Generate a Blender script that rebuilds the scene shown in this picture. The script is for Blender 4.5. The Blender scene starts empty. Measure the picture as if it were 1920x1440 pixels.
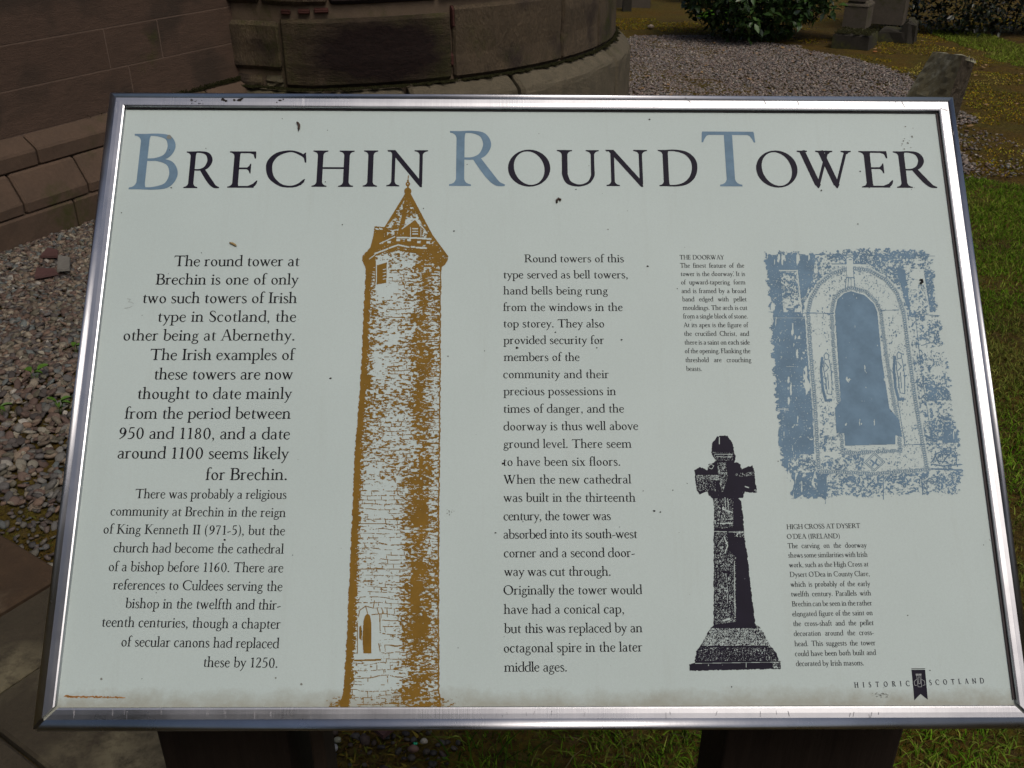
import bpy, bmesh, math, random
import numpy as np
from mathutils import Vector
from mathutils.geometry import delaunay_2d_cdt
random.seed(7); rng = np.random.default_rng(7)
sc = bpy.context.scene
COL = sc.collection
# ---------------------------------------------------------------- camera, sky, sun, exposure
EYE = 1.55; PITCH = math.radians(28.9)
cam = bpy.data.objects.new('camera', bpy.data.cameras.new('camera')); COL.objects.link(cam)
cam.location = (0, 0, EYE); cam.rotation_euler = (math.pi / 2 - PITCH, 0, 0)
cam.data.lens = 33.75; cam.data.sensor_width = 36; cam.data.clip_start = .05; cam.data.clip_end = 600
sc.camera = cam
SUN_EL, SUN_AZ = 60, 148          # degrees; azimuth clockwise from +Y
w = bpy.data.worlds.new('World'); sc.world = w; w.use_nodes = True
nt = w.node_tree; sky = nt.nodes.new('ShaderNodeTexSky'); sky.sky_type = 'NISHITA'; sky.sun_disc = False
sky.sun_elevation = math.radians(SUN_EL); sky.sun_rotation = math.radians(SUN_AZ)
sky.air_density = 1.0; sky.dust_density = 6.0; sky.ozone_density = 1.2
nt.links.new(sky.outputs[0], nt.nodes['Background'].inputs[0]); nt.nodes['Background'].inputs[1].default_value = .09
sl = bpy.data.lights.new('sun', 'SUN'); sl.energy = .9; sl.angle = math.radians(25); sl.color = (1, .95, .88)
sun = bpy.data.objects.new('sun', sl); COL.objects.link(sun)
_e, _a = math.radians(SUN_EL), math.radians(SUN_AZ)
sun.rotation_euler = Vector((math.sin(_a) * math.cos(_e), math.cos(_a) * math.cos(_e), math.sin(_e))).to_track_quat('Z', 'Y').to_euler()
sc.view_settings.view_transform = 'Standard'; sc.view_settings.look = 'None'
sc.view_settings.gamma = 1; sc.view_settings.use_curve_mapping = False
sc.view_settings.exposure = 0.0

# ---------------------------------------------------------------- helpers
def tag(o, label=None, cat=None, group=None, kind=None):
    if label: o['label'] = label
    if cat: o['category'] = cat
    if group: o['group'] = group
    if kind: o['kind'] = kind
    return o
def empty(name, loc, label, cat, group=None):
    o = bpy.data.objects.new(name, None); o.location = loc; o.empty_display_size = .1; COL.objects.link(o)
    return tag(o, label, cat, group)
def wloc(p):
    v = np.zeros(3)
    while p is not None: v = v + np.array(p.location); p = p.parent
    return v
def obj(name, verts, faces, mat, parent=None, smooth=False, loc=None):
    """one mesh object from world-space vertices; loc = its own origin"""
    V = np.asarray(verts, float).reshape(-1, 3)
    base = wloc(parent); own = np.zeros(3) if loc is None else np.asarray(loc, float) - base
    me = bpy.data.meshes.new(name); me.from_pydata((V - base - own).tolist(), [], faces)
    if mat: me.materials.append(mat)
    if smooth: me.polygons.foreach_set('use_smooth', [True] * len(me.polygons))
    me.update(); o = bpy.data.objects.new(name, me); COL.objects.link(o); o.location = own
    if parent is not None: o.parent = parent
    return o
def bulk(name, V, F, mat, parent=None, colors=None, smooth=False):
    """fast mesh from arrays; F is (n, k); colors per vertex (n, 3)"""
    V = np.asarray(V, np.float32) - wloc(parent).astype(np.float32); F = np.asarray(F, np.int32); k = F.shape[1]
    me = bpy.data.meshes.new(name); me.vertices.add(len(V)); me.vertices.foreach_set('co', V.ravel())
    me.loops.add(F.size); me.loops.foreach_set('vertex_index', F.ravel())
    me.polygons.add(len(F)); me.polygons.foreach_set('loop_start', np.arange(0, F.size, k, dtype=np.int32))
    if smooth: me.polygons.foreach_set('use_smooth', np.ones(len(F), bool))
    if colors is not None:
        a = me.color_attributes.new('tint', 'FLOAT_COLOR', 'POINT'); c = np.ones((len(V), 4), np.float32); c[:, :3] = colors
        a.data.foreach_set('color', c.ravel())
    me.update(calc_edges=True); me.validate(); me.materials.append(mat)
    o = bpy.data.objects.new(name, me); COL.objects.link(o)
    if parent is not None: o.parent = parent
    return o
# camera-side arithmetic used only to measure the place from the photograph
_F = np.array([0, math.cos(PITCH), -math.sin(PITCH)]); _R = np.array([1., 0, 0]); _U = np.array([0, math.sin(PITCH), math.cos(PITCH)])
def sight(u, v): return _F * 1800 + _R * (u - 960) - _U * (v - 720)
def gz(x, y):                                  # the ground falls gently away
    return -.016 * np.maximum(np.asarray(y, float) - 3.5, 0) * (np.asarray(y) < 40) - .58 * (np.asarray(y) >= 40)
def gpt(u, v, dz=0.):
    r = sight(u, v); z = 0.
    for _ in range(8):
        t = (z + dz - EYE) / r[2]; p = r * t; z = float(gz(p[0], p[1]))
    return np.array([p[0], p[1], z + dz])

# ---------------------------------------------------------------- materials
class NG:
    def __init__(s, name):
        s.m = bpy.data.materials.new(name); s.m.use_nodes = True; s.t = s.m.node_tree; s.b = s.t.nodes['Principled BSDF']
        s.tc = s.t.nodes.new('ShaderNodeTexCoord').outputs['Object']
    def n(s, ty, **kw):
        o = s.t.nodes.new(ty)
        for k, v in kw.items(): setattr(o, k, v)
        return o
    def put(s, sock, v):
        if isinstance(v, bpy.types.NodeSocket): s.t.links.new(v, sock)
        else: sock.default_value = v if not isinstance(v, tuple) or len(v) == 4 or sock.type == 'VECTOR' else (*v, 1)
    def map(s, scale=(1, 1, 1), rot=(0, 0, 0)):
        m = s.n('ShaderNodeMapping'); s.put(m.inputs[0], s.tc); m.inputs['Scale'].default_value = scale; m.inputs['Rotation'].default_value = rot; return m.outputs[0]
    def noise(s, scale, detail=6, rough=.6, vec=None, dist=0.):
        k = s.n('ShaderNodeTexNoise'); s.put(k.inputs['Vector'], vec or s.tc); k.inputs['Scale'].default_value = scale
        k.inputs['Detail'].default_value = detail; k.inputs['Roughness'].default_value = rough; k.inputs['Distortion'].default_value = dist; return k.outputs[0]
    def voro(s, scale, vec=None, out='Distance', feature='F1'):
        k = s.n('ShaderNodeTexVoronoi', feature=feature); s.put(k.inputs['Vector'], vec or s.tc); k.inputs['Scale'].default_value = scale; return k.outputs[out]
    def ramp(s, f, a, b, c0=0., c1=1.):
        k = s.n('ShaderNodeMapRange'); s.put(k.inputs[0], f); k.inputs[1].default_value = a; k.inputs[2].default_value = b
        k.inputs[3].default_value = c0; k.inputs[4].default_value = c1; return k.outputs[0]
    def mix(s, f, a, b, mode='MIX'):
        k = s.n('ShaderNodeMix', data_type='RGBA', blend_type=mode); s.put(k.inputs[0], f); s.put(k.inputs[6], a); s.put(k.inputs[7], b); return k.outputs[2]
    def math(s, op, a, b=0.):
        k = s.n('ShaderNodeMath', operation=op); s.put(k.inputs[0], a); s.put(k.inputs[1], b); return k.outputs[0]
    def bump(s, h, strength=.5, dist=.01):
        k = s.n('ShaderNodeBump'); s.put(k.inputs['Height'], h); k.inputs['Strength'].default_value = strength; k.inputs['Distance'].default_value = dist; s.put(s.b.inputs['Normal'], k.outputs[0])
    def rnd(s):
        return s.n('ShaderNodeObjectInfo').outputs['Random']
    def attr(s, name='tint'):
        k = s.n('ShaderNodeVertexColor'); k.layer_name = name; return k.outputs[0]
    def done(s, col, rough=.8, spec=.3, metal=0.):
        s.put(s.b.inputs['Base Color'], col); s.put(s.b.inputs['Roughness'], rough); s.put(s.b.inputs['Specular IOR Level'], spec); s.put(s.b.inputs['Metallic'], metal); return s.m

def plain(name, col, rough=.6, spec=.3):
    g = NG(name); return g.done(g.mix(g.ramp(g.noise(60), .3, .7), tuple(c * .85 for c in col), tuple(min(1, c * 1.15) for c in col)), rough, spec)
def stone(name, c0, c1, moss=(.045, .05, .012), mossy=.5, grain=60, layer=(1, 1, 1), bump=.5, bd=.006, dark=None, stain=.5):
    g = NG(name); v = g.map(layer)
    a = g.noise(2.2, 5, .6); b = g.noise(grain, 6, .7, v); c = g.noise(9, 8, .7, v)
    col = g.mix(g.ramp(c, .3, .7), c0, c1)
    col = g.mix(g.ramp(g.rnd(), 0, 1, 0, .5), col, tuple(k * .6 for k in c0))
    col = g.mix(g.ramp(b, .25, .75, 0, .6), col, tuple(k * .45 for k in c0))
    if dark: col = g.mix(g.ramp(g.noise(3.5, 3, .5), stain - .06, stain + .08), col, dark)
    col = g.mix(g.math('MULTIPLY', g.ramp(a, .62 - mossy * .25, .75 - mossy * .2), g.ramp(g.noise(25, 5, .7), .35, .6)), col, moss)
    h = g.math('ADD', g.math('MULTIPLY', c, .8), g.math('MULTIPLY', b, .5)); g.bump(h, bump, bd)
    return g.done(col, .9, .2)
M = {}
M['wall_stone'] = stone('pink_brown_sandstone', (.128, .083, .06), (.08, .056, .041), mossy=-.02, grain=90, layer=(1, 1, 3), bump=.8, bd=.008, dark=(.055, .04, .03), stain=.56)
M['plinth_stone'] = stone('brown_plinth_sandstone', (.135, .09, .062), (.085, .062, .045), mossy=.35, grain=70)
M['mortar'] = stone('pale_lime_mortar', (.2, .142, .108), (.12, .085, .064), mossy=0, grain=120)
M['tower_mortar'] = stone('sandy_tower_mortar', (.17, .125, .085), (.11, .085, .06), mossy=.3, grain=150)
M['tower_stone'] = stone('olive_brown_tower_stone', (.15, .112, .07), (.07, .056, .038), mossy=.42, grain=45, layer=(1.6, 1.6, .7), bump=1., bd=.03, dark=(.045, .034, .026), stain=.57)
M['tower_dark'] = stone('soot_dark_tower_stone', (.035, .024, .021), (.016, .013, .013), mossy=-.1, grain=50, layer=(1, 1, 3), bump=1.0, bd=.012)
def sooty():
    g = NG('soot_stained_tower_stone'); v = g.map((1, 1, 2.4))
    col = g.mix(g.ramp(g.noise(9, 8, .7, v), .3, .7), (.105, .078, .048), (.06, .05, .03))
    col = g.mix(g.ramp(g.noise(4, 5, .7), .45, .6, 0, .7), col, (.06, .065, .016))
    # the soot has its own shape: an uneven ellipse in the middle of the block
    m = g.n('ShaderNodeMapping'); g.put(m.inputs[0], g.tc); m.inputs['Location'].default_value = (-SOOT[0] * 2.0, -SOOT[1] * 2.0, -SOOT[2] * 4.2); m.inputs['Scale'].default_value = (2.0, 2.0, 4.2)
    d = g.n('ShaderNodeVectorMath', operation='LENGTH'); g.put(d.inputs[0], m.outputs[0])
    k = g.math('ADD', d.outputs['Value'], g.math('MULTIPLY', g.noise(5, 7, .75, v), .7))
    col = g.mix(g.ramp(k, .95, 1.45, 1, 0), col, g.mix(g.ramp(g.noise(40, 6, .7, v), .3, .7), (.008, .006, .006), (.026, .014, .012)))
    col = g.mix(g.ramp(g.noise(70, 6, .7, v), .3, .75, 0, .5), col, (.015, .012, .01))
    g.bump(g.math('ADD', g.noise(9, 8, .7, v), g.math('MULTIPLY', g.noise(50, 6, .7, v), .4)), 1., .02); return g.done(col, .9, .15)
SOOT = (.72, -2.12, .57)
M['tower_soot'] = sooty()
M['tower_base'] = stone('greenish_tower_plinth_stone', (.16, .135, .09), (.09, .08, .055), mossy=.2, grain=60, bump=1., bd=.016)
M['grave'] = stone('lichened_gravestone', (.27, .24, .14), (.15, .135, .08), moss=(.42, .43, .34), mossy=.6, grain=70, bump=1, bd=.012)
M['grave_side'] = stone('split_gravestone_edge', (.1, .08, .055), (.045, .037, .027), mossy=.1, grain=60, layer=(2.5, 2.5, .5), bump=1.4, bd=.02)
M['monument'] = stone('grey_brown_monument_stone', (.13, .11, .085), (.085, .075, .06), mossy=.1, grain=70)
M['monument_dark'] = stone('weathered_dark_stone', (.05, .045, .036), (.03, .028, .022), mossy=.6, grain=70, moss=(.07, .075, .018), bump=.9)
M['red_brick'] = stone('red_brick', (.08, .03, .024), (.05, .02, .016), mossy=0, grain=80)
M['slate'] = plain('grey_slate', (.14, .135, .12), .7)
M['red_slate'] = plain('red_slate', (.075, .038, .035), .7)
M['moss'] = plain('shadow_dark_moss', (.017, .017, .006), .95, .1)  # moss tone darkened to carry the shadow line along the tower plinth
# metal frame
g = NG('brushed_steel'); sc_ = g.noise(700, 2, .5, g.map((1, .02, 1))); 
big = g.noise(9, 4, .6); scr = g.ramp(g.noise(30, 5, .75, g.map((2.2, .35, 1))), .66, .7)
rough = g.math('ADD', g.ramp(big, .3, .7, .22, .36), g.math('MULTIPLY', scr, .2))
g.bump(sc_, .05, .001); M['steel'] = g.done(g.mix(g.ramp(g.noise(14, 6, .7), .35, .75), (.46, .47, .495), (.34, .35, .375)), rough, .5, 1.)
# printed panel
g = NG('cream_green_printed_panel')
col = g.mix(g.ramp(g.noise(6, 3, .5), .3, .7), (.48, .568, .55), (.51, .6, .582))
col = g.mix(g.ramp(g.noise(900, 3, .7), .3, .75, 0, .16), col, (.2, .22, .2))
col = g.mix(g.ramp(g.noise(260, 4, .8), .68, .78, 0, .5), col, (.2, .2, .17))
col = g.mix(g.ramp(g.noise(5, 6, .7, g.map((9, .8, 1))), .55, .8, 0, .14), col, (.3, .31, .27))
sx = g.n('ShaderNodeSeparateXYZ'); g.put(sx.inputs[0], g.tc)
grime = g.math('MULTIPLY', g.ramp(g.math('ADD', sx.outputs[1], g.math('MULTIPLY', g.noise(40, 6, .75), .03)), -.276, -.292), .6)
col = g.mix(grime, col, (.23, .2, .13))
g.bump(g.noise(500, 2, .5), .04, .001)
M['panel'] = g.done(col, .5, .2)
M['ink'] = plain('blue_black_ink', (.013, .011, .022), .55, .1)
M['ink_text'] = plain('black_text_ink', (.01, .01, .013), .55, .1)
M['ink_blue'] = plain('slate_blue_ink', (.14, .225, .305), .55, .1)
M['ink_ochre'] = plain('ochre_ink', (.2, .112, .016), .55, .1)
M['pale'] = plain('pale_unprinted_line', (.36, .39, .4), .45)
M['rust'] = plain('rust_stain', (.4, .19, .05), .8)
M['grime'] = plain('dark_grime', (.02, .015, .012), .9)
M['grimepale'] = plain('grey_grime', (.2, .21, .19), .9)
M['grub'] = plain('dried_brown_grub', (.05, .03, .022), .5)
M['husk'] = plain('straw_husk', (.3, .22, .1), .7)
g = NG('dark_creosoted_timber'); v = g.map((18, 18, 1.2))
M['timber'] = g.done(g.mix(g.ramp(g.noise(6, 6, .7, v), .3, .7), (.016, .011, .009), (.03, .021, .016)), .75, .25)
g.bump(g.noise(6, 6, .7, v), .5, .004)
# ground
g = NG('mossy_churchyard_ground')
t = g.attr('zone'); sep = g.n('ShaderNodeSeparateColor'); g.put(sep.inputs[0], t)
n1 = g.noise(1.6, 6, .65); n2 = g.noise(7, 7, .7); n3 = g.noise(60, 5, .75)
soil = g.mix(g.ramp(n3, .3, .7), (.055, .033, .018), (.115, .075, .045))
mossc = g.mix(g.ramp(g.noise(3, 6, .7), .35, .62), (.27, .165, .014), (.19, .185, .014))
col = g.mix(g.ramp(g.math('ADD', n1, g.math('MULTIPLY', n2, .6)), .52, .8), soil, mossc)
col = g.mix(g.ramp(n3, .32, .6, 0, .35), (.04, .024, .01), col)
col = g.mix(g.ramp(g.voro(55, out='Color'), .55, .9, 0, .12), col, (.2, .15, .1))
lawn = g.mix(g.ramp(n3, .3, .7), (.03, .045, .006), (.08, .11, .015))
col = g.mix(sep.outputs[0], col, lawn)                           # R: lawn
grav = g.mix(g.ramp(g.voro(60, out='Color'), 0, 1), (.07, .055, .045), (.2, .17, .145))
col = g.mix(sep.outputs[1], col, grav)                           # G: gravel bed
dirt = g.mix(g.ramp(g.noise(7, 7, .75), .44, .54), (.014, .013, .005), (.15, .13, .1))
col = g.mix(sep.outputs[2], col, dirt)                           # B: broken mortar and moss
g.bump(g.math('ADD', n3, n2), .9, .02); M['ground'] = g.done(col, .95, .1)
g = NG('mixed_pebbles'); col = g.attr('tint'); 
M['pebble'] = g.done(g.mix(g.ramp(g.noise(160, 5, .7), .3, .7, 0, .5), col, (.03, .025, .022)), .75, .35)
g = NG('grass_blades'); M['grass'] = g.done(g.attr('tint'), .8, .08)
M['grass'].node_tree.nodes['Principled BSDF'].inputs['Transmission Weight'].default_value = 0
g = NG('laurel_leaves'); M['leaf'] = g.done(g.attr('tint'), .35, .5)
M['weed'] = plain('bright_weed_leaf', (.06, .13, .015), .5)
M['stemwood'] = plain('bush_stem', (.03, .022, .015), .9)
M['paving'] = stone('lichen_spotted_paving', (.075, .061, .04), (.038, .032, .022), moss=(.15, .13, .08), mossy=.5, grain=95, bump=.8)
M['paving_brown'] = stone('brown_paving', (.09, .057, .033), (.042, .03, .02), moss=(.22, .17, .11), mossy=.4, grain=95, bump=.8)
g = NG('green_glass'); g.b.inputs['Transmission Weight'].default_value = .6; M['glass'] = g.done((.02, .6, .3), .1, .6)
# ---------------------------------------------------------------- lettering
# A roman text face drawn stroke by stroke. Unit = cap height.
X = .63
def _cr(P, n):
    out = []
    P = [P[0]] + list(P) + [P[-1]]
    for i in range(1, len(P) - 2):
        a, b, c, d = (np.array(P[i + k], float) for k in (-1, 0, 1, 2))
        for k in range(n):
            t = k / n
            out.append(.5 * ((2 * b) + (c - a) * t + (2 * a - 5 * b + 4 * c - d) * t * t + (3 * b - a - 3 * c + d) * t ** 3))
    out.append(np.array(P[-2], float))
    return out
class Glyph:
    def __init__(s, adv): s.adv = adv; s.q = []
def stroke(g, pts, n=4):                       # pts: (x, y, width)
    p = _cr(pts, n) if len(pts) > 2 else [np.array(a, float) for a in pts]
    L = []; R = []
    for i, a in enumerate(p):
        t = p[min(i + 1, len(p) - 1)][:2] - p[max(i - 1, 0)][:2]
        l = math.hypot(*t) or 1
        nx, ny = -t[1] / l, t[0] / l
        w = max(a[2], .012) / 2
        L.append((a[0] + nx * w, a[1] + ny * w)); R.append((a[0] - nx * w, a[1] - ny * w))
    for i in range(len(p) - 1):
        g.q.append([L[i], L[i + 1], R[i + 1], R[i]])
def rows(g, r):
    for (y0, a0, b0), (y1, a1, b1) in zip(r, r[1:]):
        g.q.append([(a0, y0), (b0, y0), (b1, y1), (a1, y1)])
def stem(g, x, w, y0, y1, bl=.1, br=.1, tl=.1, tr=.1, x1=None, t=.034, b=.085, flag=0):
    """upright or leaning stem with bracketed serifs; flag = slanted head serif"""
    x1 = x if x1 is None else x1
    h = w / 2
    pr = [(0, 1), (t * .9, .97), (t * 1.2, .6), (t * 1.8, .3), (t * 2.6, .12), (b + .04, 0)]
    r = []
    for dy, k in pr: r.append((y0 + dy, -bl * k, br * k))
    top = []
    for dy, k in pr: top.append((y1 - dy, -tl * k, tr * k))
    r += top[::-1]
    rr = []
    for y, a, c in r:
        cx = x + (x1 - x) * (y - y0) / (y1 - y0)
        rr.append((y, cx - h + a, cx + h + c))
    if flag:                                   # head of b, h, n...: wedge falling to the left
        cx = x1
        rr = [q for q in rr if q[0] < y1 - .13]
        rr += [(y1 - .12, cx - h, cx + h), (y1 - .085, cx - h - .025, cx + h), (y1 - .05, cx - h - .095, cx + h), (y1 - .038, cx - h - .09, cx + h), (y1, cx + h * .2, cx + h)]
    rows(g, rr)
def ring(g, cx, cy, rx, ry, wt, wn, tilt=0., n=28):
    """bowl with thick sides (wt) and thin top and bottom (wn); tilt leans the stress"""
    pts = []
    for i in range(n + 1):
        a = 2 * math.pi * i / n
        o = (cx + rx * math.cos(a), cy + ry * math.sin(a))
        ix, iy = (rx - wt) * math.cos(a), (ry - wn) * math.sin(a)
        c, s = math.cos(tilt), math.sin(tilt)
        # inner counter sheared to lean the stress
        ii = (cx + ix - tilt * iy * .55, cy + iy + tilt * ix * .12)
        pts.append((o, ii))
    for (a, b), (c, d) in zip(pts, pts[1:]): g.q.append([a, c, d, b])
def dot(g, x, y, r):
    n = 8
    P = [(x + r * math.cos(2 * math.pi * i / n), y + r * math.sin(2 * math.pi * i / n)) for i in range(n)]
    g.q.append(P)
def make_font(W=.115, N=.05, n=4):
    """W thick stroke, N thin stroke"""
    F = {}
    def G(ch, adv):
        F[ch] = Glyph(adv); return F[ch]
    T = N * .8
    # ---- capitals
    g = G('A', .78); stroke(g, [(.1, .0, T), (.37, 1.0, T)]); stroke(g, [(.385, 1.02, W * .8), (.68, .0, W)]); stroke(g, [(.2, .36, T), (.55, .36, T)])
    rows(g, [(0, .0, .22), (.034, .0, .22), (.05, .06, .15), (.09, .1, .14)]); rows(g, [(0, .55, .82), (.034, .55, .82), (.05, .6, .75), (.09, .62, .71)])
    g = G('B', .66); stem(g, .14, W, 0, 1, .1, .02, .1, .02)
    stroke(g, [(.14, .98, T), (.3, .982, N), (.46, .93, W * .75), (.52, .77, W * .95), (.46, .6, W * .75), (.3, .535, N), (.14, .53, T)], n)
    stroke(g, [(.14, .53, T), (.34, .53, N), (.52, .46, W * .8), (.585, .27, W), (.51, .08, W * .8), (.32, .02, N), (.14, .02, T)], n)
    g = G('C', .84); stroke(g, [(.79, .79, .035), (.7, .9, N * 1.3), (.5, .985, N), (.25, .9, W * .8), (.115, .7, W), (.1, .48, W * 1.02), (.16, .25, W * .9), (.33, .06, W * .6), (.52, .01, N), (.68, .06, N * 1.3), (.79, .2, .035)], n)
    rows(g, [(.67, .785, .815), (.8, .76, .81), (.88, .72, .8), (.95, .785, .8)]); rows(g, [(.05, .66, .73), (.13, .73, .79), (.22, .79, .81)])
    g = G('D', .88); stem(g, .14, W, 0, 1, .1, .02, .1, .02)
    stroke(g, [(.14, .98, T), (.36, .985, N), (.6, .91, W * .75), (.75, .72, W), (.775, .48, W * 1.02), (.71, .25, W * .95), (.56, .085, W * .7), (.36, .02, N), (.14, .02, T)], n)
    def bars(g, mid, low, topw=.52, midw=.43, loww=.56):
        rows(g, [(1 - N, .14, topw), (1, .1, topw)]); rows(g, [(.8, topw - .015, topw + .012), (.86, topw - .03, topw + .012), (.92, topw - .05, topw + .012), (1 - N, topw - .12, topw + .01), (1, topw - .12, topw + .004)])
        if mid:
            rows(g, [(.53 - N / 2, .14, midw), (.53 + N / 2, .14, midw)]); rows(g, [(.39, midw - .008, midw + .012), (.46, midw - .03, midw + .012), (.53, midw - .09, midw + .012), (.6, midw - .03, midw + .012), (.66, midw - .008, midw + .012)])
        if low:
            rows(g, [(0, .1, loww - .03), (N, .14, loww - .06)])
            rows(g, [(0, loww - .16, loww - .055), (.03, loww - .16, loww - .03), (N * 1.1, loww - .15, loww - .008), (.11, loww - .055, loww + .02), (.19, loww + .005, loww + .035), (.2, loww + .012, loww + .035)])
    g = G('E', .64); stem(g, .14, W, 0, 1, .1, .02, .1, .02); bars(g, 1, 1)
    g = G('F', .6); stem(g, .14, W, 0, 1, .1, .1, .1, .02); bars(g, 1, 0)
    g = G('G', .86); F['G'].q += list(F['C'].q[:-4]); stem(g, .72, W, .02, .42, 0, 0, .12, .08)
    g = G('H', .88); stem(g, .16, W, 0, 1); stem(g, .72, W, 0, 1); rows(g, [(.49, .16, .72), (.49 + N, .16, .72)])
    g = G('I', .36); stem(g, .18, W, 0, 1)
    g = G('K', .76); stem(g, .15, W, 0, 1); stroke(g, [(.17, .46, T), (.58, .97, T)]); stroke(g, [(.28, .57, W * .9), (.5, .26, W), (.63, .06, W * .8), (.76, .015, .03)], n)
    rows(g, [(.966, .48, .72), (1, .48, .72)])
    g = G('L', .58); stem(g, .14, W, 0, 1, .1, .02); bars(g, 0, 1) if 0 else None
    rows(g, [(0, .1, .5), (N, .14, .47)]); rows(g, [(0, .37, .48), (.03, .37, .505), (.055, .39, .525), (.11, .475, .55), (.19, .54, .565)])
    g = G('N', .9); stem(g, .16, N * 1.5, 0, .97, .1, .1, 0, 0); stem(g, .74, N * 1.4, .06, 1, 0, 0, .11, .11)
    g.q.append([(.06, 1), (.19, 1), (.765, .12), (.775, -.02)]); g.q.append([(.06, 1), (.775, -.02), (.73, -.02), (.1, .95)]); rows(g, [(.955, .035, .16), (1, .02, .19)])
    g = G('O', .95); ring(g, .475, .495, .43, .515, W * 1.02, N, .16, 36)
    g = G('P', .62); stem(g, .14, W, 0, 1, .1, .1, .1, .02)
    stroke(g, [(.14, .98, T), (.32, .982, N), (.49, .91, W * .8), (.55, .73, W), (.48, .54, W * .8), (.33, .465, N), (.2, .47, T)], n)
    g = G('R', .76); stem(g, .14, W, 0, 1, .1, .1, .1, .02)
    stroke(g, [(.14, .98, T), (.32, .982, N), (.47, .92, W * .8), (.53, .75, W), (.46, .57, W * .8), (.32, .5, N), (.14, .5, T)], n)
    stroke(g, [(.36, .53, W * .9), (.46, .36, W), (.58, .17, W), (.68, .05, W * .75), (.79, .015, .03)], n)
    g = G('S', .56); stroke(g, [(.46, .8, .03), (.4, .93, N), (.27, .985, N), (.13, .92, W * .6), (.1, .76, W * .85), (.2, .6, W), (.36, .47, W * 1.05), (.46, .3, W), (.43, .1, W * .7), (.27, .01, N), (.12, .07, N), (.055, .24, .03)], n)
    g = G('T', .8); stem(g, .4, W, 0, 1, .1, .1, 0, 0); rows(g, [(1 - N * 1.25, .05, .75), (1, .03, .77)])
    rows(g, [(.8, .012, .035), (.86, .016, .055), (.92, .02, .09), (.965, .022, .17), (1, .03, .2)]); rows(g, [(.8, .765, .788), (.86, .745, .784), (.92, .71, .78), (.965, .63, .778), (1, .6, .77)])
    g = G('U', .88); stem(g, .15, W, .3, 1, 0, 0, .1, .1); stem(g, .73, N * 1.5, .3, 1, 0, 0, .1, .1)
    stroke(g, [(.15, .45, W), (.155, .3, W), (.23, .1, W * .9), (.43, .015, N * 1.2), (.63, .09, N * 1.2), (.725, .28, N * 1.5), (.73, .45, N * 1.5)], n)
    def vee(g, x, w, tk, tn, h=1.0, s=.085):
        a, b, c = x, x + w / 2 + .01, x + w
        stroke(g, [(a + .02, h, tk), (b - .002, .06, tk)]); stroke(g, [(c - .02, h, tn), (b + .004, .04, tn)])
        g.q.append([(b - tk * .5, .075), (b + tk * .5, .075), (b + .014, -.03), (b - .008, -.03)])
        for k in (a + .02, c - .02): rows(g, [(h - .09, k - .03, k + .03), (h - .05, k - s * .6, k + s * .6), (h - .034, k - s - .02, k + s + .02), (h, k - s - .02, k + s + .02)])
    g = G('V', .8); vee(g, .08, .64, W, T)
    g = G('W', 1.2); vee(g, .1, .56, W, N * 1.2); vee(g, .48, .56, W, N * 1.2)
    g = G('Y', .74); stem(g, .38, W, 0, .5, .1, .1, 0, 0); stroke(g, [(.09, 1, W), (.39, .46, W)]); stroke(g, [(.66, 1, T), (.39, .46, T * 1.4)])
    rows(g, [(.966, -.01, .2), (1, -.01, .2)]); rows(g, [(.966, .55, .76), (1, .55, .76)])
    # ---- small letters
    w, m = W * .86, N
    def bowl(g, x0, x1, left=True):
        if left: stroke(g, [(x1, .55, m * .8), (x1 - .15, .625, m), (x0 + .06, .53, w * .85), (x0, .31, w), (x0 + .06, .09, w * .85), (x1 - .16, .0, m), (x1, .08, m * .8)], n)
        else: stroke(g, [(x0, .54, m * .7), (x0 + .16, .62, m), (x1 - .06, .54, w * .85), (x1, .32, w), (x1 - .06, .1, w * .85), (x0 + .15, .005, m), (x0, .07, m * .8)], n)
    def arch(g, x0, x1, y=X):
        stroke(g, [(x0, y - .13, m * .6), (x0 + .12, y - .01, m * 1.1), (x1 - .06, y - .03, w * .8), (x1, y - .17, w), (x1, y - .3, w)], n)
    g = G('a', .51); stroke(g, [(.09, .5, .07), (.13, .59, m), (.24, .625, m), (.34, .56, w * .8), (.365, .42, w), (.365, .12, w), (.39, .03, w * .7), (.48, .03, .02)], n)
    stroke(g, [(.35, .39, m * .8), (.21, .345, m), (.095, .26, w * .75), (.08, .13, w * .85), (.16, .015, m), (.25, .02, m), (.35, .1, m * .7)], n)
    g = G('b', .57); stem(g, .12, w, .05, 1.06, 0, 0, 0, 0, flag=1); bowl(g, .12, .5, False)
    g = G('c', .47); stroke(g, [(.42, .5, .03), (.36, .6, m * 1.3), (.26, .625, m), (.12, .54, w * .85), (.065, .31, w), (.12, .1, w * .85), (.28, .005, m * 1.2), (.43, .12, .025)], n); rows(g, [(.46, .39, .43), (.55, .34, .42), (.58, .34, .4)])
    g = G('d', .58); stem(g, .47, w, .02, 1.06, 0, .05, 0, 0, flag=1); bowl(g, .07, .46)
    g = G('e', .49); stroke(g, [(.09, .35, m), (.4, .385, m)]); stroke(g, [(.415, .37, m), (.4, .52, w * .7), (.29, .615, m * 1.1), (.15, .57, w * .7), (.075, .4, w * .95), (.085, .2, w), (.2, .03, w * .6), (.32, .015, m * 1.2), (.44, .14, .025)], n)
    g = G('f', .34); stem(g, .15, w, 0, .8, .08, .09, 0, 0); stroke(g, [(.15, .75, w), (.16, .9, w * .85), (.24, 1.03, m * 1.1), (.32, 1.04, m * 1.2), (.39, .97, .08)], n); rows(g, [(.58, .04, .33), (.625, .05, .33)])
    g = G('g', .5); ring(g, .23, .42, .17, .21, w * .8, m, .1, 16); stroke(g, [(.37, .55, m), (.42, .6, m), (.48, .6, .06)], n)
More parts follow.
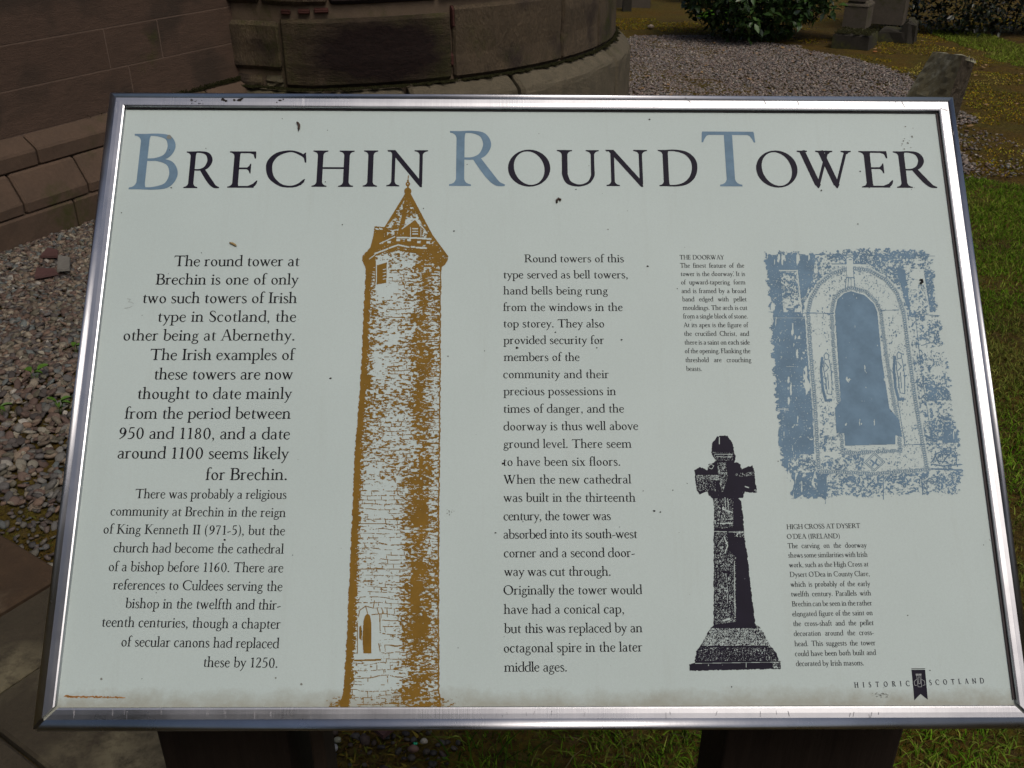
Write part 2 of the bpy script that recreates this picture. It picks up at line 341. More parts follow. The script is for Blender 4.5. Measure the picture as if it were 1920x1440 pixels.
    stroke(g, [(.15, .23, m), (.09, .14, m * 1.2), (.14, .07, m * 1.5), (.3, .04, w * .8), (.42, -.03, w * .8), (.43, -.14, m * 1.4), (.34, -.25, m), (.2, -.28, m), (.07, -.22, m * 1.3), (.05, -.11, m * 1.2), (.14, -.01, m), (.22, .04, m)], n)
    def foot(g, x): rows(g, [(0, x - .12, x + .12), (.03, x - .12, x + .12), (.045, x - .07, x + .07), (.09, x - w / 2, x + w / 2)])
    g = G('h', .6); stem(g, .12, w, 0, 1.06, .08, .08, 0, 0, flag=1); arch(g, .14, .45); stem(g, .45, w, 0, .4, .08, .08, 0, 0)
    g = G('i', .28); stem(g, .14, w, 0, X, .08, .08, 0, 0, flag=1); dot(g, .14, .86, .075)
    g = G('k', .57); stem(g, .12, w, 0, 1.06, .08, .08, 0, 0, flag=1); stroke(g, [(.14, .3, m), (.42, .61, m)]); stroke(g, [(.24, .4, w * .9), (.37, .18, w), (.46, .04, w * .7), (.57, .015, .025)], n); rows(g, [(.59, .33, .52), (.625, .33, .52)])
    g = G('l', .27); stem(g, .13, w, 0, 1.06, .08, .08, 0, 0, flag=1)
    g = G('m', .92); stem(g, .12, w, 0, X, .08, .08, 0, 0, flag=1); arch(g, .14, .45); stem(g, .45, w, 0, .4, .07, .07, 0, 0); arch(g, .47, .78); stem(g, .78, w, 0, .4, .07, .08, 0, 0)
    g = G('n', .6); stem(g, .12, w, 0, X, .08, .08, 0, 0, flag=1); arch(g, .14, .45); stem(g, .45, w, 0, .4, .08, .08, 0, 0)
    g = G('o', .56); ring(g, .28, .31, .235, .325, w, m, .18, 24)
    g = G('p', .58); stem(g, .12, w, -.34, X, .08, .1, 0, 0, flag=1); bowl(g, .14, .5, False)
    g = G('r', .42); stem(g, .12, w, 0, X, .08, .09, 0, 0, flag=1); stroke(g, [(.14, .48, m * .7), (.23, .59, m * 1.2), (.31, .61, .07), (.38, .57, .085)], n)
    g = G('s', .41); stroke(g, [(.33, .49, .03), (.29, .59, m), (.19, .625, m), (.09, .56, w * .7), (.1, .44, w * .9), (.22, .33, w), (.33, .22, w * .9), (.33, .09, w * .7), (.2, .005, m), (.1, .03, m), (.055, .16, .03)], n)
    g = G('t', .36); stroke(g, [(.2, .78, .03), (.17, .7, .08), (.155, .55, w), (.155, .3, w), (.155, .12, w), (.21, .02, w * .65), (.33, .06, .025)], n); rows(g, [(.575, .03, .33), (.63, .06, .35)])
    g = G('u', .59); stem(g, .12, w, .12, X, 0, 0, 0, 0, flag=1); stroke(g, [(.12, .3, w), (.13, .12, w * .95), (.22, .015, m * 1.4), (.34, .03, m), (.46, .12, m * .7)], n); stem(g, .46, w, 0, X, 0, .06, 0, 0, flag=1)
    g = G('v', .52); vee(g, .06, .4, w, m * .9, X, .065)
    g = G('w', .8); vee(g, .06, .37, w, m * 1.1, X, .06); vee(g, .34, .37, w, m * 1.1, X, .06)
    g = G('x', .54); stroke(g, [(.1, .62, w), (.43, .01, w)]); stroke(g, [(.42, .62, m), (.1, .01, m)])
    for a, b, c in ((0, .0, .2), (0, .32, .54), (.595, .0, .21), (.595, .33, .52)): rows(g, [(a, b, c), (a + .034, b, c)])
    g = G('y', .52); stroke(g, [(.09, .62, w), (.285, .08, w * .9)]); stroke(g, [(.45, .62, m), (.28, .08, m * 1.1), (.2, -.14, m * 1.1), (.1, -.3, m * 1.1), (.04, -.29, .07)], n)
    for k in (.08, .45): rows(g, [(X - .07, k - .03, k + .03), (X - .034, k - .085, k + .085), (X, k - .085, k + .085)])
    # ---- figures and points
    g = G('0', .62); ring(g, .31, .47, .25, .5, W * .9, N, 0.05, 26)
    g = G('1', .5); stem(g, .27, W * .9, 0, .96, .09, .09, 0, 0); stroke(g, [(.27, .95, N), (.12, .84, N)])
    g = G('2', .56); stroke(g, [(.08, .76, .04), (.14, .9, N * 1.3), (.26, .955, N), (.4, .88, W * .8), (.41, .68, W * .9), (.28, .38, W * .6), (.08, .05, N * 1.2)], n); rows(g, [(0, .05, .47), (.07, .06, .49), (.15, .47, .51)])
    g = G('5', .56); stroke(g, [(.46, .95, N * 1.4), (.18, .93, N * 1.6)]); stroke(g, [(.18, .95, N), (.13, .56, N)]); stroke(g, [(.13, .54, N), (.27, .58, N * 1.2), (.42, .48, W * .8), (.45, .28, W * .95), (.36, .08, W * .7), (.2, .0, N), (.07, .04, .06)], n)
    g = G('6', .6); ring(g, .3, .28, .22, .29, W * .9, N, 0, 20); stroke(g, [(.5, .97, .03), (.34, .86, N * 1.3), (.17, .65, W * .8), (.11, .4, W), (.12, .25, W)], n)
    g = G('7', .54); rows(g, [(.87, .08, .44), (.95, .06, .49)]); rows(g, [(.78, .05, .075), (.87, .055, .13), (.95, .06, .15)]); stroke(g, [(.46, .93, N), (.3, .5, W * .7), (.22, .0, W)], n)
    g = G('8', .58); ring(g, .29, .71, .19, .24, W * .75, N, 0, 20); ring(g, .29, .245, .225, .265, W * .85, N, 0, 20)
    g = G('9', .6); ring(g, .3, .67, .22, .29, W * .9, N, 0, 20); stroke(g, [(.1, -.02, .03), (.26, .09, N * 1.3), (.43, .3, W * .8), (.49, .55, W), (.48, .7, W)], n)
    g = G('.', .26); dot(g, .12, .06, .078)
    g = G(',', .26); dot(g, .12, .06, .072); stroke(g, [(.16, .05, .07), (.15, -.07, .06), (.07, -.2, .02)], n)
    g = G('-', .36); stroke(g, [(.03, .25, .09), (.33, .34, .075)])
    g = G("'", .22); stroke(g, [(.11, 1.02, .1), (.09, .72, .025)])
    g = G('(', .36); stroke(g, [(.3, 1.08, .02), (.15, .8, W * .6), (.11, .4, W * .75), (.15, .02, W * .6), (.3, -.26, .02)], n)
    g = G(')', .36); stroke(g, [(.06, 1.08, .02), (.21, .8, W * .6), (.25, .4, W * .75), (.21, .02, W * .6), (.06, -.26, .02)], n)
    G(' ', .3)
    return F

# ---------------------------------------------------------------- church wall and round tower
def course(P, prof, s0, s1, name, mat, parent, bev=.006, ns=1, back=-.12, bow=0., bo=None):
    """one dressed stone: front profile prof [(out, z)...] bottom to top, swept along s0..s1"""
    bo = bev if bo is None else bo
    zs = [z for _, z in prof]; zm = (min(zs) + max(zs)) / 2; hz = (max(zs) - min(zs)) / 2
    secs = [(s0, 1)] + [(s0 + bev + (s1 - s0 - 2 * bev) * i / ns, 0) for i in range(ns + 1)] + [(s1, 1)]
    V = []; F = []; j = lambda a: random.uniform(-a, a)
    for k, (s, sh) in enumerate(secs):
        for o, z in prof:
            oo = o - bo * .8 * sh + (j(bow) if not sh else 0)
            zz = zm + (z - zm) * (1 - sh * min(.9, bo * .5 / max(hz, 1e-3)))
            V.append(P(s, oo, zz))
        V.append(P(s, back, zs[-1])); V.append(P(s, back, zs[0]))
    n = len(prof) + 2
    for k in range(len(secs) - 1):
        for i in range(n): F.append([k * n + i, (k + 1) * n + i, (k + 1) * n + (i + 1) % n, k * n + (i + 1) % n])
    F.append(list(range(n))[::1]); F.append([(len(secs) - 1) * n + i for i in range(n)][::-1])
    return obj(name, V, F, mat, parent)
def rect(o, z0, z1, b=.008, m=2):
    """a face with softened top and bottom edges"""
    return [(o - b * .8, z0)] + [(o, z0 + b + (z1 - z0 - 2 * b) * i / m) for i in range(m + 1)] + [(o - b * .8, z1)]

wt = np.array([.479, .878]); wn = np.array([.878, -.479])
def PW(s, o, z): return (s * wt[0] + (o - 4.10) * wn[0], s * wt[1] + (o - 4.10) * wn[1], z)
church = empty('church_wall', (PW(3, 0, 0)[0], PW(3, 0, 0)[1], 0), 'pinkish brown sandstone church wall of large smooth blocks on a stepped plinth', 'wall')
S_END = 4.345
def joints(first, step, lo, hi):
    out = [first]
    while out[0] > lo: out.insert(0, out[0] - random.uniform(*step))
    while out[-1] < hi: out.append(out[-1] + random.uniform(*step))
    return [max(lo, a) for a in out if a > lo - .9 and a < hi] + [hi]
G2 = .0022
zs = [.418, .617, .808, 1.02, 1.24, 1.48, 1.72]
firsts = [3.478, 3.708, 3.2, 3.5, 3.1, 3.6]
for ci, (z0, z1) in enumerate(zip(zs, zs[1:])):
    J = joints(firsts[ci], (.42, .85), .2, S_END)
    if ci < 3: J = [[.2, 1.0, 1.8, 2.55, 3.478, S_END], [.2, .7, 1.5, 2.3, 2.62, 3.367, 3.708, S_END], [.2, 1.2, 2.0, 2.72, S_END]][ci]
    for a, b in zip(J, J[1:]):
        if b - a < .05: continue
        course(PW, rect(0, z0 + G2, z1 - G2, .0022), a + G2, b - G2, 'stone', M['wall_stone'], church, .0022, 2, back=-.1)
bk = []
obj('mortar_core', [PW(s, o, z) for s in (.2, S_END - .004) for o in (-.0012, -.35) for z in (.38, 7.0)],
    [[0, 1, 5, 4], [2, 6, 7, 3], [1, 3, 7, 5], [0, 4, 6, 2], [0, 2, 3, 1], [4, 5, 7, 6]], M['mortar'], church)
V = []; F = []
z = 1.72
while z < 7:
    s = .2 - random.uniform(0, .5)
    while s < S_END:
        L = random.uniform(.45, .9); a, b = max(.2, s) + G2, min(S_END, s + L) - G2
        if b - a > .05:
            k = len(V); V += [PW(p, o, q) for p in (a, b) for o in (0, -.05) for q in (z + G2, z + .24 - G2)]
            F += [[k, k + 4, k + 5, k + 1], [k + 2, k + 3, k + 7, k + 6], [k + 1, k + 5, k + 7, k + 3], [k, k + 2, k + 6, k + 4], [k, k + 1, k + 3, k + 2], [k + 4, k + 6, k + 7, k + 5]]
        s += L
    z += .24
tag(obj('upper_stones', V, F, M['wall_stone'], church), kind='stuff')
# stepped plinth: upper chamfered course, lower chamfered course, footing course
J2 = [.3, .95, 1.7, 2.2, 2.805, 3.42, 3.95, 4.32]
for a, b in zip(J2, J2[1:]):
    course(PW, [(.072, .288), (.08, .296), (.081, .355), (.074, .366), (.012, .412), (0, .4165)], a + .004, b - .004, 'plinth_stone', M['plinth_stone'], church, .008, 3, bow=.0015)
J3 = [.3, .8, 1.35, 1.95, 2.32, 2.63, 2.985, 3.5, 4.0, 4.30]
for a, b in zip(J3, J3[1:]):
    course(PW, [(.142, .112), (.15, .12), (.151, .16), (.145, .172), (.09, .277), (.078, .285)], a + .004, b - .004, 'plinth_stone', M['plinth_stone'], church, .01, 3, bow=.002)
J4 = [.3, .9, 1.5, 2.1, 2.45, 2.885, 3.35, 3.8, 4.28]
for a, b in zip(J4, J4[1:]):
    course(PW, [(.15, -.15), (.152, -.02), (.153, .1), (.143, .11)], a + .003, b - .003, 'footing_stone', M['plinth_stone'], church, .008, 3, bow=.002)
obj('plinth_core', [PW(s, o, z) for s in (.2, 4.27) for (o, z) in ((.13, -.2), (.13, .11), (.055, .28), (.055, .3), (-.02, .39), (-.3, .39), (-.3, -.2))],
    [[i, (i + 1) % 7, 7 + (i + 1) % 7, 7 + i] for i in range(7)] + [list(range(7))[::-1], list(range(7, 14))], M['tower_mortar'], church)

# ---- the round tower
TC = np.array([-1.461, 7.746]); TR = 2.24
def rad(a):                                     # slightly out of round where it meets the church
    k = min(1, max(0, (-80 - a) / 12.3)); k = k * k * (3 - 2 * k); return TR - .144 * k - max(0, (-92.3 - a)) * .01
def PT(a, o, z):
    r = rad(a) + o - .012 * (z - .38); t = math.radians(a); return (TC[0] + r * math.cos(t), TC[1] + r * math.sin(t), z)
def ang(u, v):                                  # bearing on the drum seen at a photo column
    r = sight(u, v)[:2]; r = r / np.linalg.norm(r); b = r @ TC; c = TC @ TC - TR ** 2; d = max(b * b - c, 0); p = r * (b - math.sqrt(d)) - TC
    return math.degrees(math.atan2(p[1], p[0]))
tower = empty('round_tower', (TC[0], TC[1], 0), 'mossy round stone tower of rough dark blocks on a rounded plinth behind the board', 'tower')
A0 = -94.8
aj = [ang(521, 70), ang(850, 80), ang(1056, 60)]
ZB = .385
def tstone(a0, a1, z0, z1, mat, nm='stone', out=0., bow=.006, bev=.3, parent=tower):
    gapz = .006
    b = .02
    prof = [(out - b, z0 + gapz)] + [(out + random.uniform(-bow, bow), z0 + gapz + b + (z1 - z0 - 2 * gapz - 2 * b) * i / 3) for i in range(4)] + [(out - b, z1 - gapz)]
    n = max(3, int(abs(a1 - a0) / 1.5)); bow = bow * .5
    return course(PT, prof, a0 + .16, a1 - .16, nm, mat, parent, bev, n, back=-.15, bow=bow, bo=.02)
tstone(aj[0], aj[1], ZB, .765, M['tower_soot'])
tstone(A0 + .3, aj[0], .475, .745, M['tower_stone'])
tstone(A0 + .3, (A0 + aj[0]) / 2 + 1.3, ZB - .02, .47, M['tower_stone'], bow=.015, out=-.02)
tstone((A0 + aj[0]) / 2 + 1.4, aj[0], ZB - .02, .46, M['tower_base'], bow=.015, out=-.015)
tstone(aj[1], aj[2], ZB, .80, M['tower_stone'])
tstone(aj[2], -24, ZB, .86, M['tower_stone'])
a = -24
while a < 120: tstone(a, a + 17, ZB, .83, M['tower_stone']); a += 17
# red brick pinnings in the bed joint
for u0, u1 in ((520, 545), (555, 583), (586, 619)):
    tstone(ang(u0, 22), ang(u1, 20), .775 + (u0 - 520) * .0001, .812 + (u0 - 520) * .00015, M['red_brick'], 'brick', -.004, .001, .12)
tstone(ang(846, 10), ang(857, 10), .66, .80, M['red_brick'], 'pinning_stone', -.002, .001, .1)
tstone(ang(843, 110), ang(853, 110), .45, .55, M['red_brick'], 'pinning_stone', 0.004, .001, .1)
z0 = [.825, 1.2, 1.55]
st = [A0 + .3, -88, -78, -62, -46, -30, -12, 8, 30, 52, 75, 98, 120]
for ci, z in enumerate(z0):
    zt = (z0 + [1.9])[ci + 1]
    for i, (a, b) in enumerate(zip(st, st[1:])):
        o = 0 if i == 0 else (ci % 2) * 6; p = 0 if i + 1 == len(st) - 1 else (ci % 2) * 6
        tstone(a + o, b + p, z, zt, random.choice([M['tower_stone'], M['tower_stone'], M['tower_dark']]))
V = []; F = []; nA = 80
for zz in (.3, 1.9, 9.5):
    for i in range(nA + 1): V.append(PT(-110 + 235 * i / nA, -.03, zz))
for k in range(2):
    for i in range(nA): F.append([k * (nA + 1) + i, k * (nA + 1) + i + 1, (k + 1) * (nA + 1) + i + 1, (k + 1) * (nA + 1) + i])
obj('mortar_core', V, F, M['tower_mortar'], tower)
V = []; F = []; z = 1.9
while z < 9.4:
    a = -110 + random.uniform(-8, 0)
    while a < 125:
        L = random.uniform(10, 20); k = len(V); m = 4
        for i in range(m + 1):
            aa = a + .2 + (L - .4) * i / m
            V += [PT(aa, .0, z + .006), PT(aa, .0, z + .34), PT(aa, -.05, z + .34), PT(aa, -.05, z + .006)]
        for i in range(m):
            q = k + 4 * i; F += [[q, q + 4, q + 5, q + 1], [q + 1, q + 5, q + 6, q + 2], [q + 3, q + 7, q + 4, q]]
        F += [[k, k + 1, k + 2, k + 3], [k + 4 * m, k + 4 * m + 3, k + 4 * m + 2, k + 4 * m + 1]]
        a += L
    z += .35
tag(obj('upper_stones', V, F, M['tower_stone'], tower), kind='stuff')
# rounded plinth course; joints read from the photograph
pj = [-97, ang(640, 170) - 2, ang(760, 165), ang(955, 145), ang(1128, 100), 2, 22, 42, 62, 82, 102]
for i, (a, b) in enumerate(zip(pj, pj[1:])):
    hi = random.uniform(-.008, .008)
    course(PT, [(.11, -.3), (.12, -.1), (.118, .1), (.114, .27 + hi), (.108, .30 + hi), (.095, .318 + hi), (.03, .366 + hi), (-.03, .38 + hi)], a + .35, b - .35, 'plinth_stone', M['tower_base'], tower, .5, 7, back=-.2, bow=.006, bo=.02)
# moss packed in the joints on top of both plinths: small ragged tufts, coloured dark for the shadow line there
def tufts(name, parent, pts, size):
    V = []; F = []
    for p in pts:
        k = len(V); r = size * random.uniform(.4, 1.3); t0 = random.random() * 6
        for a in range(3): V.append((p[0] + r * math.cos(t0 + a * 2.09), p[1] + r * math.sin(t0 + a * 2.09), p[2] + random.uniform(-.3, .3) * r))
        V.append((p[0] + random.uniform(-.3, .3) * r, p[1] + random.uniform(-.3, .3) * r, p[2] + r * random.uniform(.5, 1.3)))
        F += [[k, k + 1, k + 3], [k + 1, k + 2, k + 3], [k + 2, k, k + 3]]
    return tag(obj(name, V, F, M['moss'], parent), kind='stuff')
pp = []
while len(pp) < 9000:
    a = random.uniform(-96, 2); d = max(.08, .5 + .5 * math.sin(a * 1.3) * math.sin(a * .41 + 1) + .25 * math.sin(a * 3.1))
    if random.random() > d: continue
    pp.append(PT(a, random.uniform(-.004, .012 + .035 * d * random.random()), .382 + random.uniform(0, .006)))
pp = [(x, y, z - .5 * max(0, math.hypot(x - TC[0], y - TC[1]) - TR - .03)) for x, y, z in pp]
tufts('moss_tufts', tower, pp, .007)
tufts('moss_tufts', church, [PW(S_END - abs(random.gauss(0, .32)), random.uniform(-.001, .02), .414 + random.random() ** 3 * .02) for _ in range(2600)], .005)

# ---------------------------------------------------------------- ground
gx = np.concatenate([[-250, -80, -30, -14], np.linspace(-7, 9, 260), [14, 30, 80, 250]])
gy = np.concatenate([[-250, -80, -20, -6], np.linspace(-1, 16, 280), [20, 26, 34, 60, 120, 250]])
XX, YY = np.meshgrid(gx, gy)
def vnoise(x, y, sc_, seed=0):
    xi = np.floor(x * sc_).astype(np.int64); yi = np.floor(y * sc_).astype(np.int64); fx = x * sc_ - xi; fy = y * sc_ - yi
    fx = fx * fx * (3 - 2 * fx); fy = fy * fy * (3 - 2 * fy)
    def h(a, b):
        k = (a * 374761393 + b * 668265263 + seed * 982451653) & 0x7fffffff; k = (k ^ (k >> 13)) * 1274126177 & 0x7fffffff; return (k ^ (k >> 16)) % 65536 / 65536.
    return (h(xi, yi) * (1 - fx) + h(xi + 1, yi) * fx) * (1 - fy) + (h(xi, yi + 1) * (1 - fx) + h(xi + 1, yi + 1) * fx) * fy
def fbm(x, y, s, seed=0): return (vnoise(x, y, s, seed) + .5 * vnoise(x, y, s * 2.1, seed + 1) + .25 * vnoise(x, y, s * 4.3, seed + 2)) / 1.75
def in_poly(x, y, P):
    r = np.zeros(np.shape(x), bool)
    for (x0, y0), (x1, y1) in zip(P, P[1:] + P[:1]):
        c = ((y0 > y) != (y1 > y)); r ^= c & (x < (x1 - x0) * (y - y0) / ((y1 - y0) or 1e-9) + x0)
    return r
def warp(x, y, a=.12, s=2.5): return x + (fbm(x, y, s, 5) - .5) * a * 2, y + (fbm(x, y, s, 9) - .5) * a * 2
P2 = lambda *pp: [tuple(gpt(*p)[:2]) for p in pp]
LAWN = [(.02, .2), (-.12, 1.3), (.35, 2.2), (2.1, 5.42)] + P2((1812, 326), (1920, 345)) + [(4.2, 4.0), (9, 2.0), (9, .2)]
LAWN2 = P2((1728, 46), (1790, 52), (1860, 66), (1920, 84)) + [(9, 7.5), (9, 6.0)] + P2((1920, 124), (1870, 112), (1810, 84), (1745, 60))
LAWN3 = P2((1300, 32), (1322, 20), (1375, 17), (1385, 34), (1330, 37))
GRAVEL = [(-2.9, 2.0), (-1.55, 2.25), (-1.15, 2.0), (-.7, 1.45), (-.35, 1.1), (-.15, 1.3), (.3, 2.2), (2.05, 5.3)] + P2((1835, 322), (1815, 260), (1790, 190), (1700, 150), (1620, 118), (1500, 88), (1420, 77), (1300, 63), (1180, 52)) + [(.5, 10.5), (-4, 10.5), (-4, 2.0)]
PAVE = [(-1.55, 2.14), (-1.147, 1.878), (-.58, 1.49), (-.35, 1.0), (-.3, .0), (-3, .0), (-3, 3.08)]
PATCH = P2((0, 885), (60, 880), (130, 905), (150, 950), (130, 1040), (95, 1062), (0, 1006))
PATCH = [(-1.75, 2.3)] + PATCH + [(-1.8, 2.3)]
wx, wy = warp(XX, YY)
zl = (in_poly(*warp(XX, YY, .05), LAWN) | in_poly(wx, wy, LAWN2) | in_poly(wx, wy, LAWN3)).astype(float)
zg = in_poly(*warp(XX, YY, .16), GRAVEL).astype(float) * (1 - zl); zd = in_poly(XX, YY, PATCH).astype(float)
ZZ = gz(XX, YY) + (fbm(XX, YY, 1.3, 3) - .5) * .03 * (YY > 5) * (YY < 30) + (fbm(XX, YY, 9, 4) - .5) * .012 * (YY < 30) * (1 - zl)
nx_, ny_ = len(gx), len(gy); I = np.arange(nx_ * ny_).reshape(ny_, nx_)
Fq = np.stack([I[:-1, :-1], I[:-1, 1:], I[1:, 1:], I[1:, :-1]], -1).reshape(-1, 4)
o = bulk('ground', np.stack([XX, YY, ZZ - .012], -1).reshape(-1, 3), Fq, M['ground'], None, np.stack([zl, zg, zd], -1).reshape(-1, 3), True)
tag(o, kind='structure')

# ---- pebbles
def ico(sub):
    bm = bmesh.new(); bmesh.ops.create_icosphere(bm, subdivisions=sub, radius=1); v = np.array([x.co[:] for x in bm.verts]); f = np.array([[q.index for q in p.verts] for p in bm.faces]); bm.free(); return v, f
PAL = np.array([(.16, .125, .09), (.11, .075, .058), (.2, .17, .125), (.09, .085, .08), (.13, .125, .11), (.24, .22, .17), (.09, .058, .045), (.15, .1, .07), (.065, .055, .05), (.11, .1, .07), (.3, .28, .24), (.1, .115, .11)]) * 1.15
PW_ = np.array([3, 3, 2.4, 2, 2.2, 1.2, 2, 1.6, 2, 2, .35, 1]); PW_ = PW_ / PW_.sum()
def pebbles(name, xy, size, sub, label, lift=.3, pal=PAL):
    v, f = ico(sub); N = len(xy); nv = len(v)
    a = rng.uniform(0, 2 * math.pi, N); sx = size * rng.uniform(.75, 1.35, N); sy = size * rng.uniform(.55, 1, N); sz = size * rng.uniform(.3, .6, N)
    tx = rng.normal(0, .3, N); ty = rng.normal(0, .3, N)
    B = v[None] * (1 + .22 * rng.normal(0, 1, (N, nv))[..., None] * (.6 if sub == 1 else .35))
    B = np.sign(B) * np.abs(B) ** .85
    x = B[..., 0] * sx[:, None]; y = B[..., 1] * sy[:, None]; z = B[..., 2] * sz[:, None]
    z = z + x * tx[:, None] + y * ty[:, None]
    c, s_ = np.cos(a)[:, None], np.sin(a)[:, None]
    P = np.stack([x * c - y * s_ + xy[:, :1], x * s_ + y * c + xy[:, 1:2], z + (gz(xy[:, 0], xy[:, 1]) + size * lift * rng.uniform(-.2, 1.5, N))[:, None] - .006], -1)
    col = pal[rng.choice(len(pal), N, p=PW_)] * rng.uniform(.65, 1.35, (N, 1))
    Fa = (f[None] + (np.arange(N) * nv)[:, None, None]).reshape(-1, 3)
    o = bulk(name, P.reshape(-1, 3), Fa, M['pebble'], None, np.repeat(col, nv, 0), smooth=False)
    return tag(o, label, 'gravel', kind='stuff')
def scatter(n, x0, x1, y0, y1, ok):
    p = np.stack([rng.uniform(x0, x1, n), rng.uniform(y0, y1, n)], -1); return p[ok(p[:, 0], p[:, 1])]
def clear(x, y):
    return ((x * wn[0] + y * wn[1] + 4.1) > .16) & (np.hypot(x - TC[0], y - TC[1]) > TR + .1)
inG = lambda x, y: in_poly(*warp(x, y, .16), GRAVEL) & clear(x, y)
near = lambda x, y: inG(x, y) & (x < -.62) & (y < 5.2)
p = scatter(60000, -3, -.6, 1.6, 5.2, near); q = p[:, 1] < 2.9; pebbles('near_gravel', p[q][:6500], rng.uniform(.0075, .018, min(6500, q.sum())), 2, 'larger rounded pebbles beside the paving at the left edge', .5); p = p[~q]; pebbles('near_gravel', p, rng.uniform(.007, .018, len(p)), 1, 'coarse brown and purple pebbles between the church plinth and the paving')
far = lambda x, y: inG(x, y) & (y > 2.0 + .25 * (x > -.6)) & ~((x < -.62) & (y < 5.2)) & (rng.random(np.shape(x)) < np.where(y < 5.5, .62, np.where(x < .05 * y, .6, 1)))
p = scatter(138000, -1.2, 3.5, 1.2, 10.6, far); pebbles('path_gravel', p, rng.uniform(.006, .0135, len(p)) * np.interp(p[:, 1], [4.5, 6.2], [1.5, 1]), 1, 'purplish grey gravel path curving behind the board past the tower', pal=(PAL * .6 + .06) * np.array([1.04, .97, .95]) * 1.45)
edge = lambda x, y: in_poly(*warp(x, y, .5, 1.5), GRAVEL) & ~inG(x, y) & clear(x, y) | (in_poly(x, y, [(2.3, 5.2), (3.1, 5.3), (3.2, 6.2), (2.9, 6.8)]) & (fbm(x, y, 3, 2) > .42))
p = scatter(26000, 1, 5, 1.5, 10.6, edge); pebbles('loose_gravel', p, rng.uniform(.005, .013, len(p)), 1, 'thin scatter of pebbles in the moss right of the path', pal=PAL * 1.1)
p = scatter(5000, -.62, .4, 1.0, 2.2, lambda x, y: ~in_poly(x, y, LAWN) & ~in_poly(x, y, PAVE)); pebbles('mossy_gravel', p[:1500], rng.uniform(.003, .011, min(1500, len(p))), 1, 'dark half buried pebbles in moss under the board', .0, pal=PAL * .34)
p = scatter(700, -1.9, -1.1, 1.85, 2.35, lambda x, y: in_poly(x, y, PATCH)); pebbles('rubble_grit', p[:230], rng.uniform(.004, .013, min(230, len(p))), 1, 'broken mortar crumbs in moss beside the paving', .1, pal=PAL * .5 + .035)

# ---- grass
def blades(name, xy, h, wd, pal, label, lean=.5, cat='grass'):
    N = len(xy); a = rng.uniform(0, 2 * math.pi, N); l = rng.uniform(.1, lean, N) * 1.0
    dx, dy = np.cos(a), np.sin(a); hh = h * rng.uniform(.5, 1.2, N); ww = wd * rng.uniform(.6, 1.3, N)
    b = np.stack([xy[:, 0], xy[:, 1], gz(xy[:, 0], xy[:, 1]) - .012], -1)
    b2 = rng.uniform(0, 2 * math.pi, N); px, py = np.cos(b2) * ww / 2, np.sin(b2) * ww / 2
    def at(t, k):
        q = b.copy(); q[:, 0] += dx * hh * l * t * t * 1.6; q[:, 1] += dy * hh * l * t * t * 1.6; q[:, 2] += hh * t * (1 - .3 * l * t)
        q[:, 0] += px * k; q[:, 1] += py * k; return q
    V = np.stack([at(0, 1), at(0, -1), at(.55, .85), at(.55, -.85), at(1, .05)], 1)
    F = np.array([[0, 1, 3], [0, 3, 2], [2, 3, 4]])
    Fa = (F[None] + (np.arange(N) * 5)[:, None, None]).reshape(-1, 3)
    pal = np.array(pal); col = pal[rng.integers(0, len(pal), N)] * rng.uniform(.6, 1.4, (N, 1)) * (.62 + .76 * fbm(xy[:, 0], xy[:, 1], 2.3, 17))[:, None]
    dry = np.clip((fbm(xy[:, 0], xy[:, 1], 1.6, 23) - .52) * 4, 0, .6)[:, None]; col = col * (1 - dry) + np.array([.12, .11, .03]) * dry * col.mean(1)[:, None] / .07
    o = bulk(name, V.reshape(-1, 3), Fa, M['grass'], None, np.repeat(col, 5, 0)); return tag(o, label, cat, kind='stuff')
GP = [(.052, .12, .004), (.075, .155, .006), (.064, .135, .005), (.1, .17, .012), (.15, .19, .03), (.038, .09, .004), (.11, .12, .02)]
l1 = lambda x, y: in_poly(*warp(x, y, .05), LAWN)
def vis(x, y): return l1(x, y) & ((y < 1.7) | (x > .5 * y - .1))
p = scatter(330000, -.15, 3.6, 1.0, 5.4, vis); print('grass', len(p))
p = p[rng.random(len(p)) < (.35 + .65 * (fbm(p[:, 0], p[:, 1], 6, 8) > .35))]
blades('lawn_grass', p, .021, .003, [tuple(1.2 * k for k in q) for q in GP], 'short green lawn with moss and dry stalks right of the board', 1.1)
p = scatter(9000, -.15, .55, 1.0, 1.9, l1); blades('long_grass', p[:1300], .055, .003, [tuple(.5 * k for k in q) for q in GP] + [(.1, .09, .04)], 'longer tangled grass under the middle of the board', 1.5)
l2 = lambda x, y: in_poly(*warp(x, y), LAWN2)
p = scatter(110000, 3.2, 7, 6.0, 11, l2); blades('far_grass', p[:40000], .03, .006, [(.11, .17, .015), (.14, .2, .02), (.17, .21, .035)], 'bright green grass strip behind the monuments', 1.)
l3 = lambda x, y: in_poly(*warp(x, y), LAWN3)
p = scatter(60000, 1.2, 3.2, 10.4, 13.5, l3); blades('far_grass', p[:6000], .04, .007, [(.06, .17, .012), (.08, .2, .02)], 'small green grass patch left of the laurel bush', 1.)
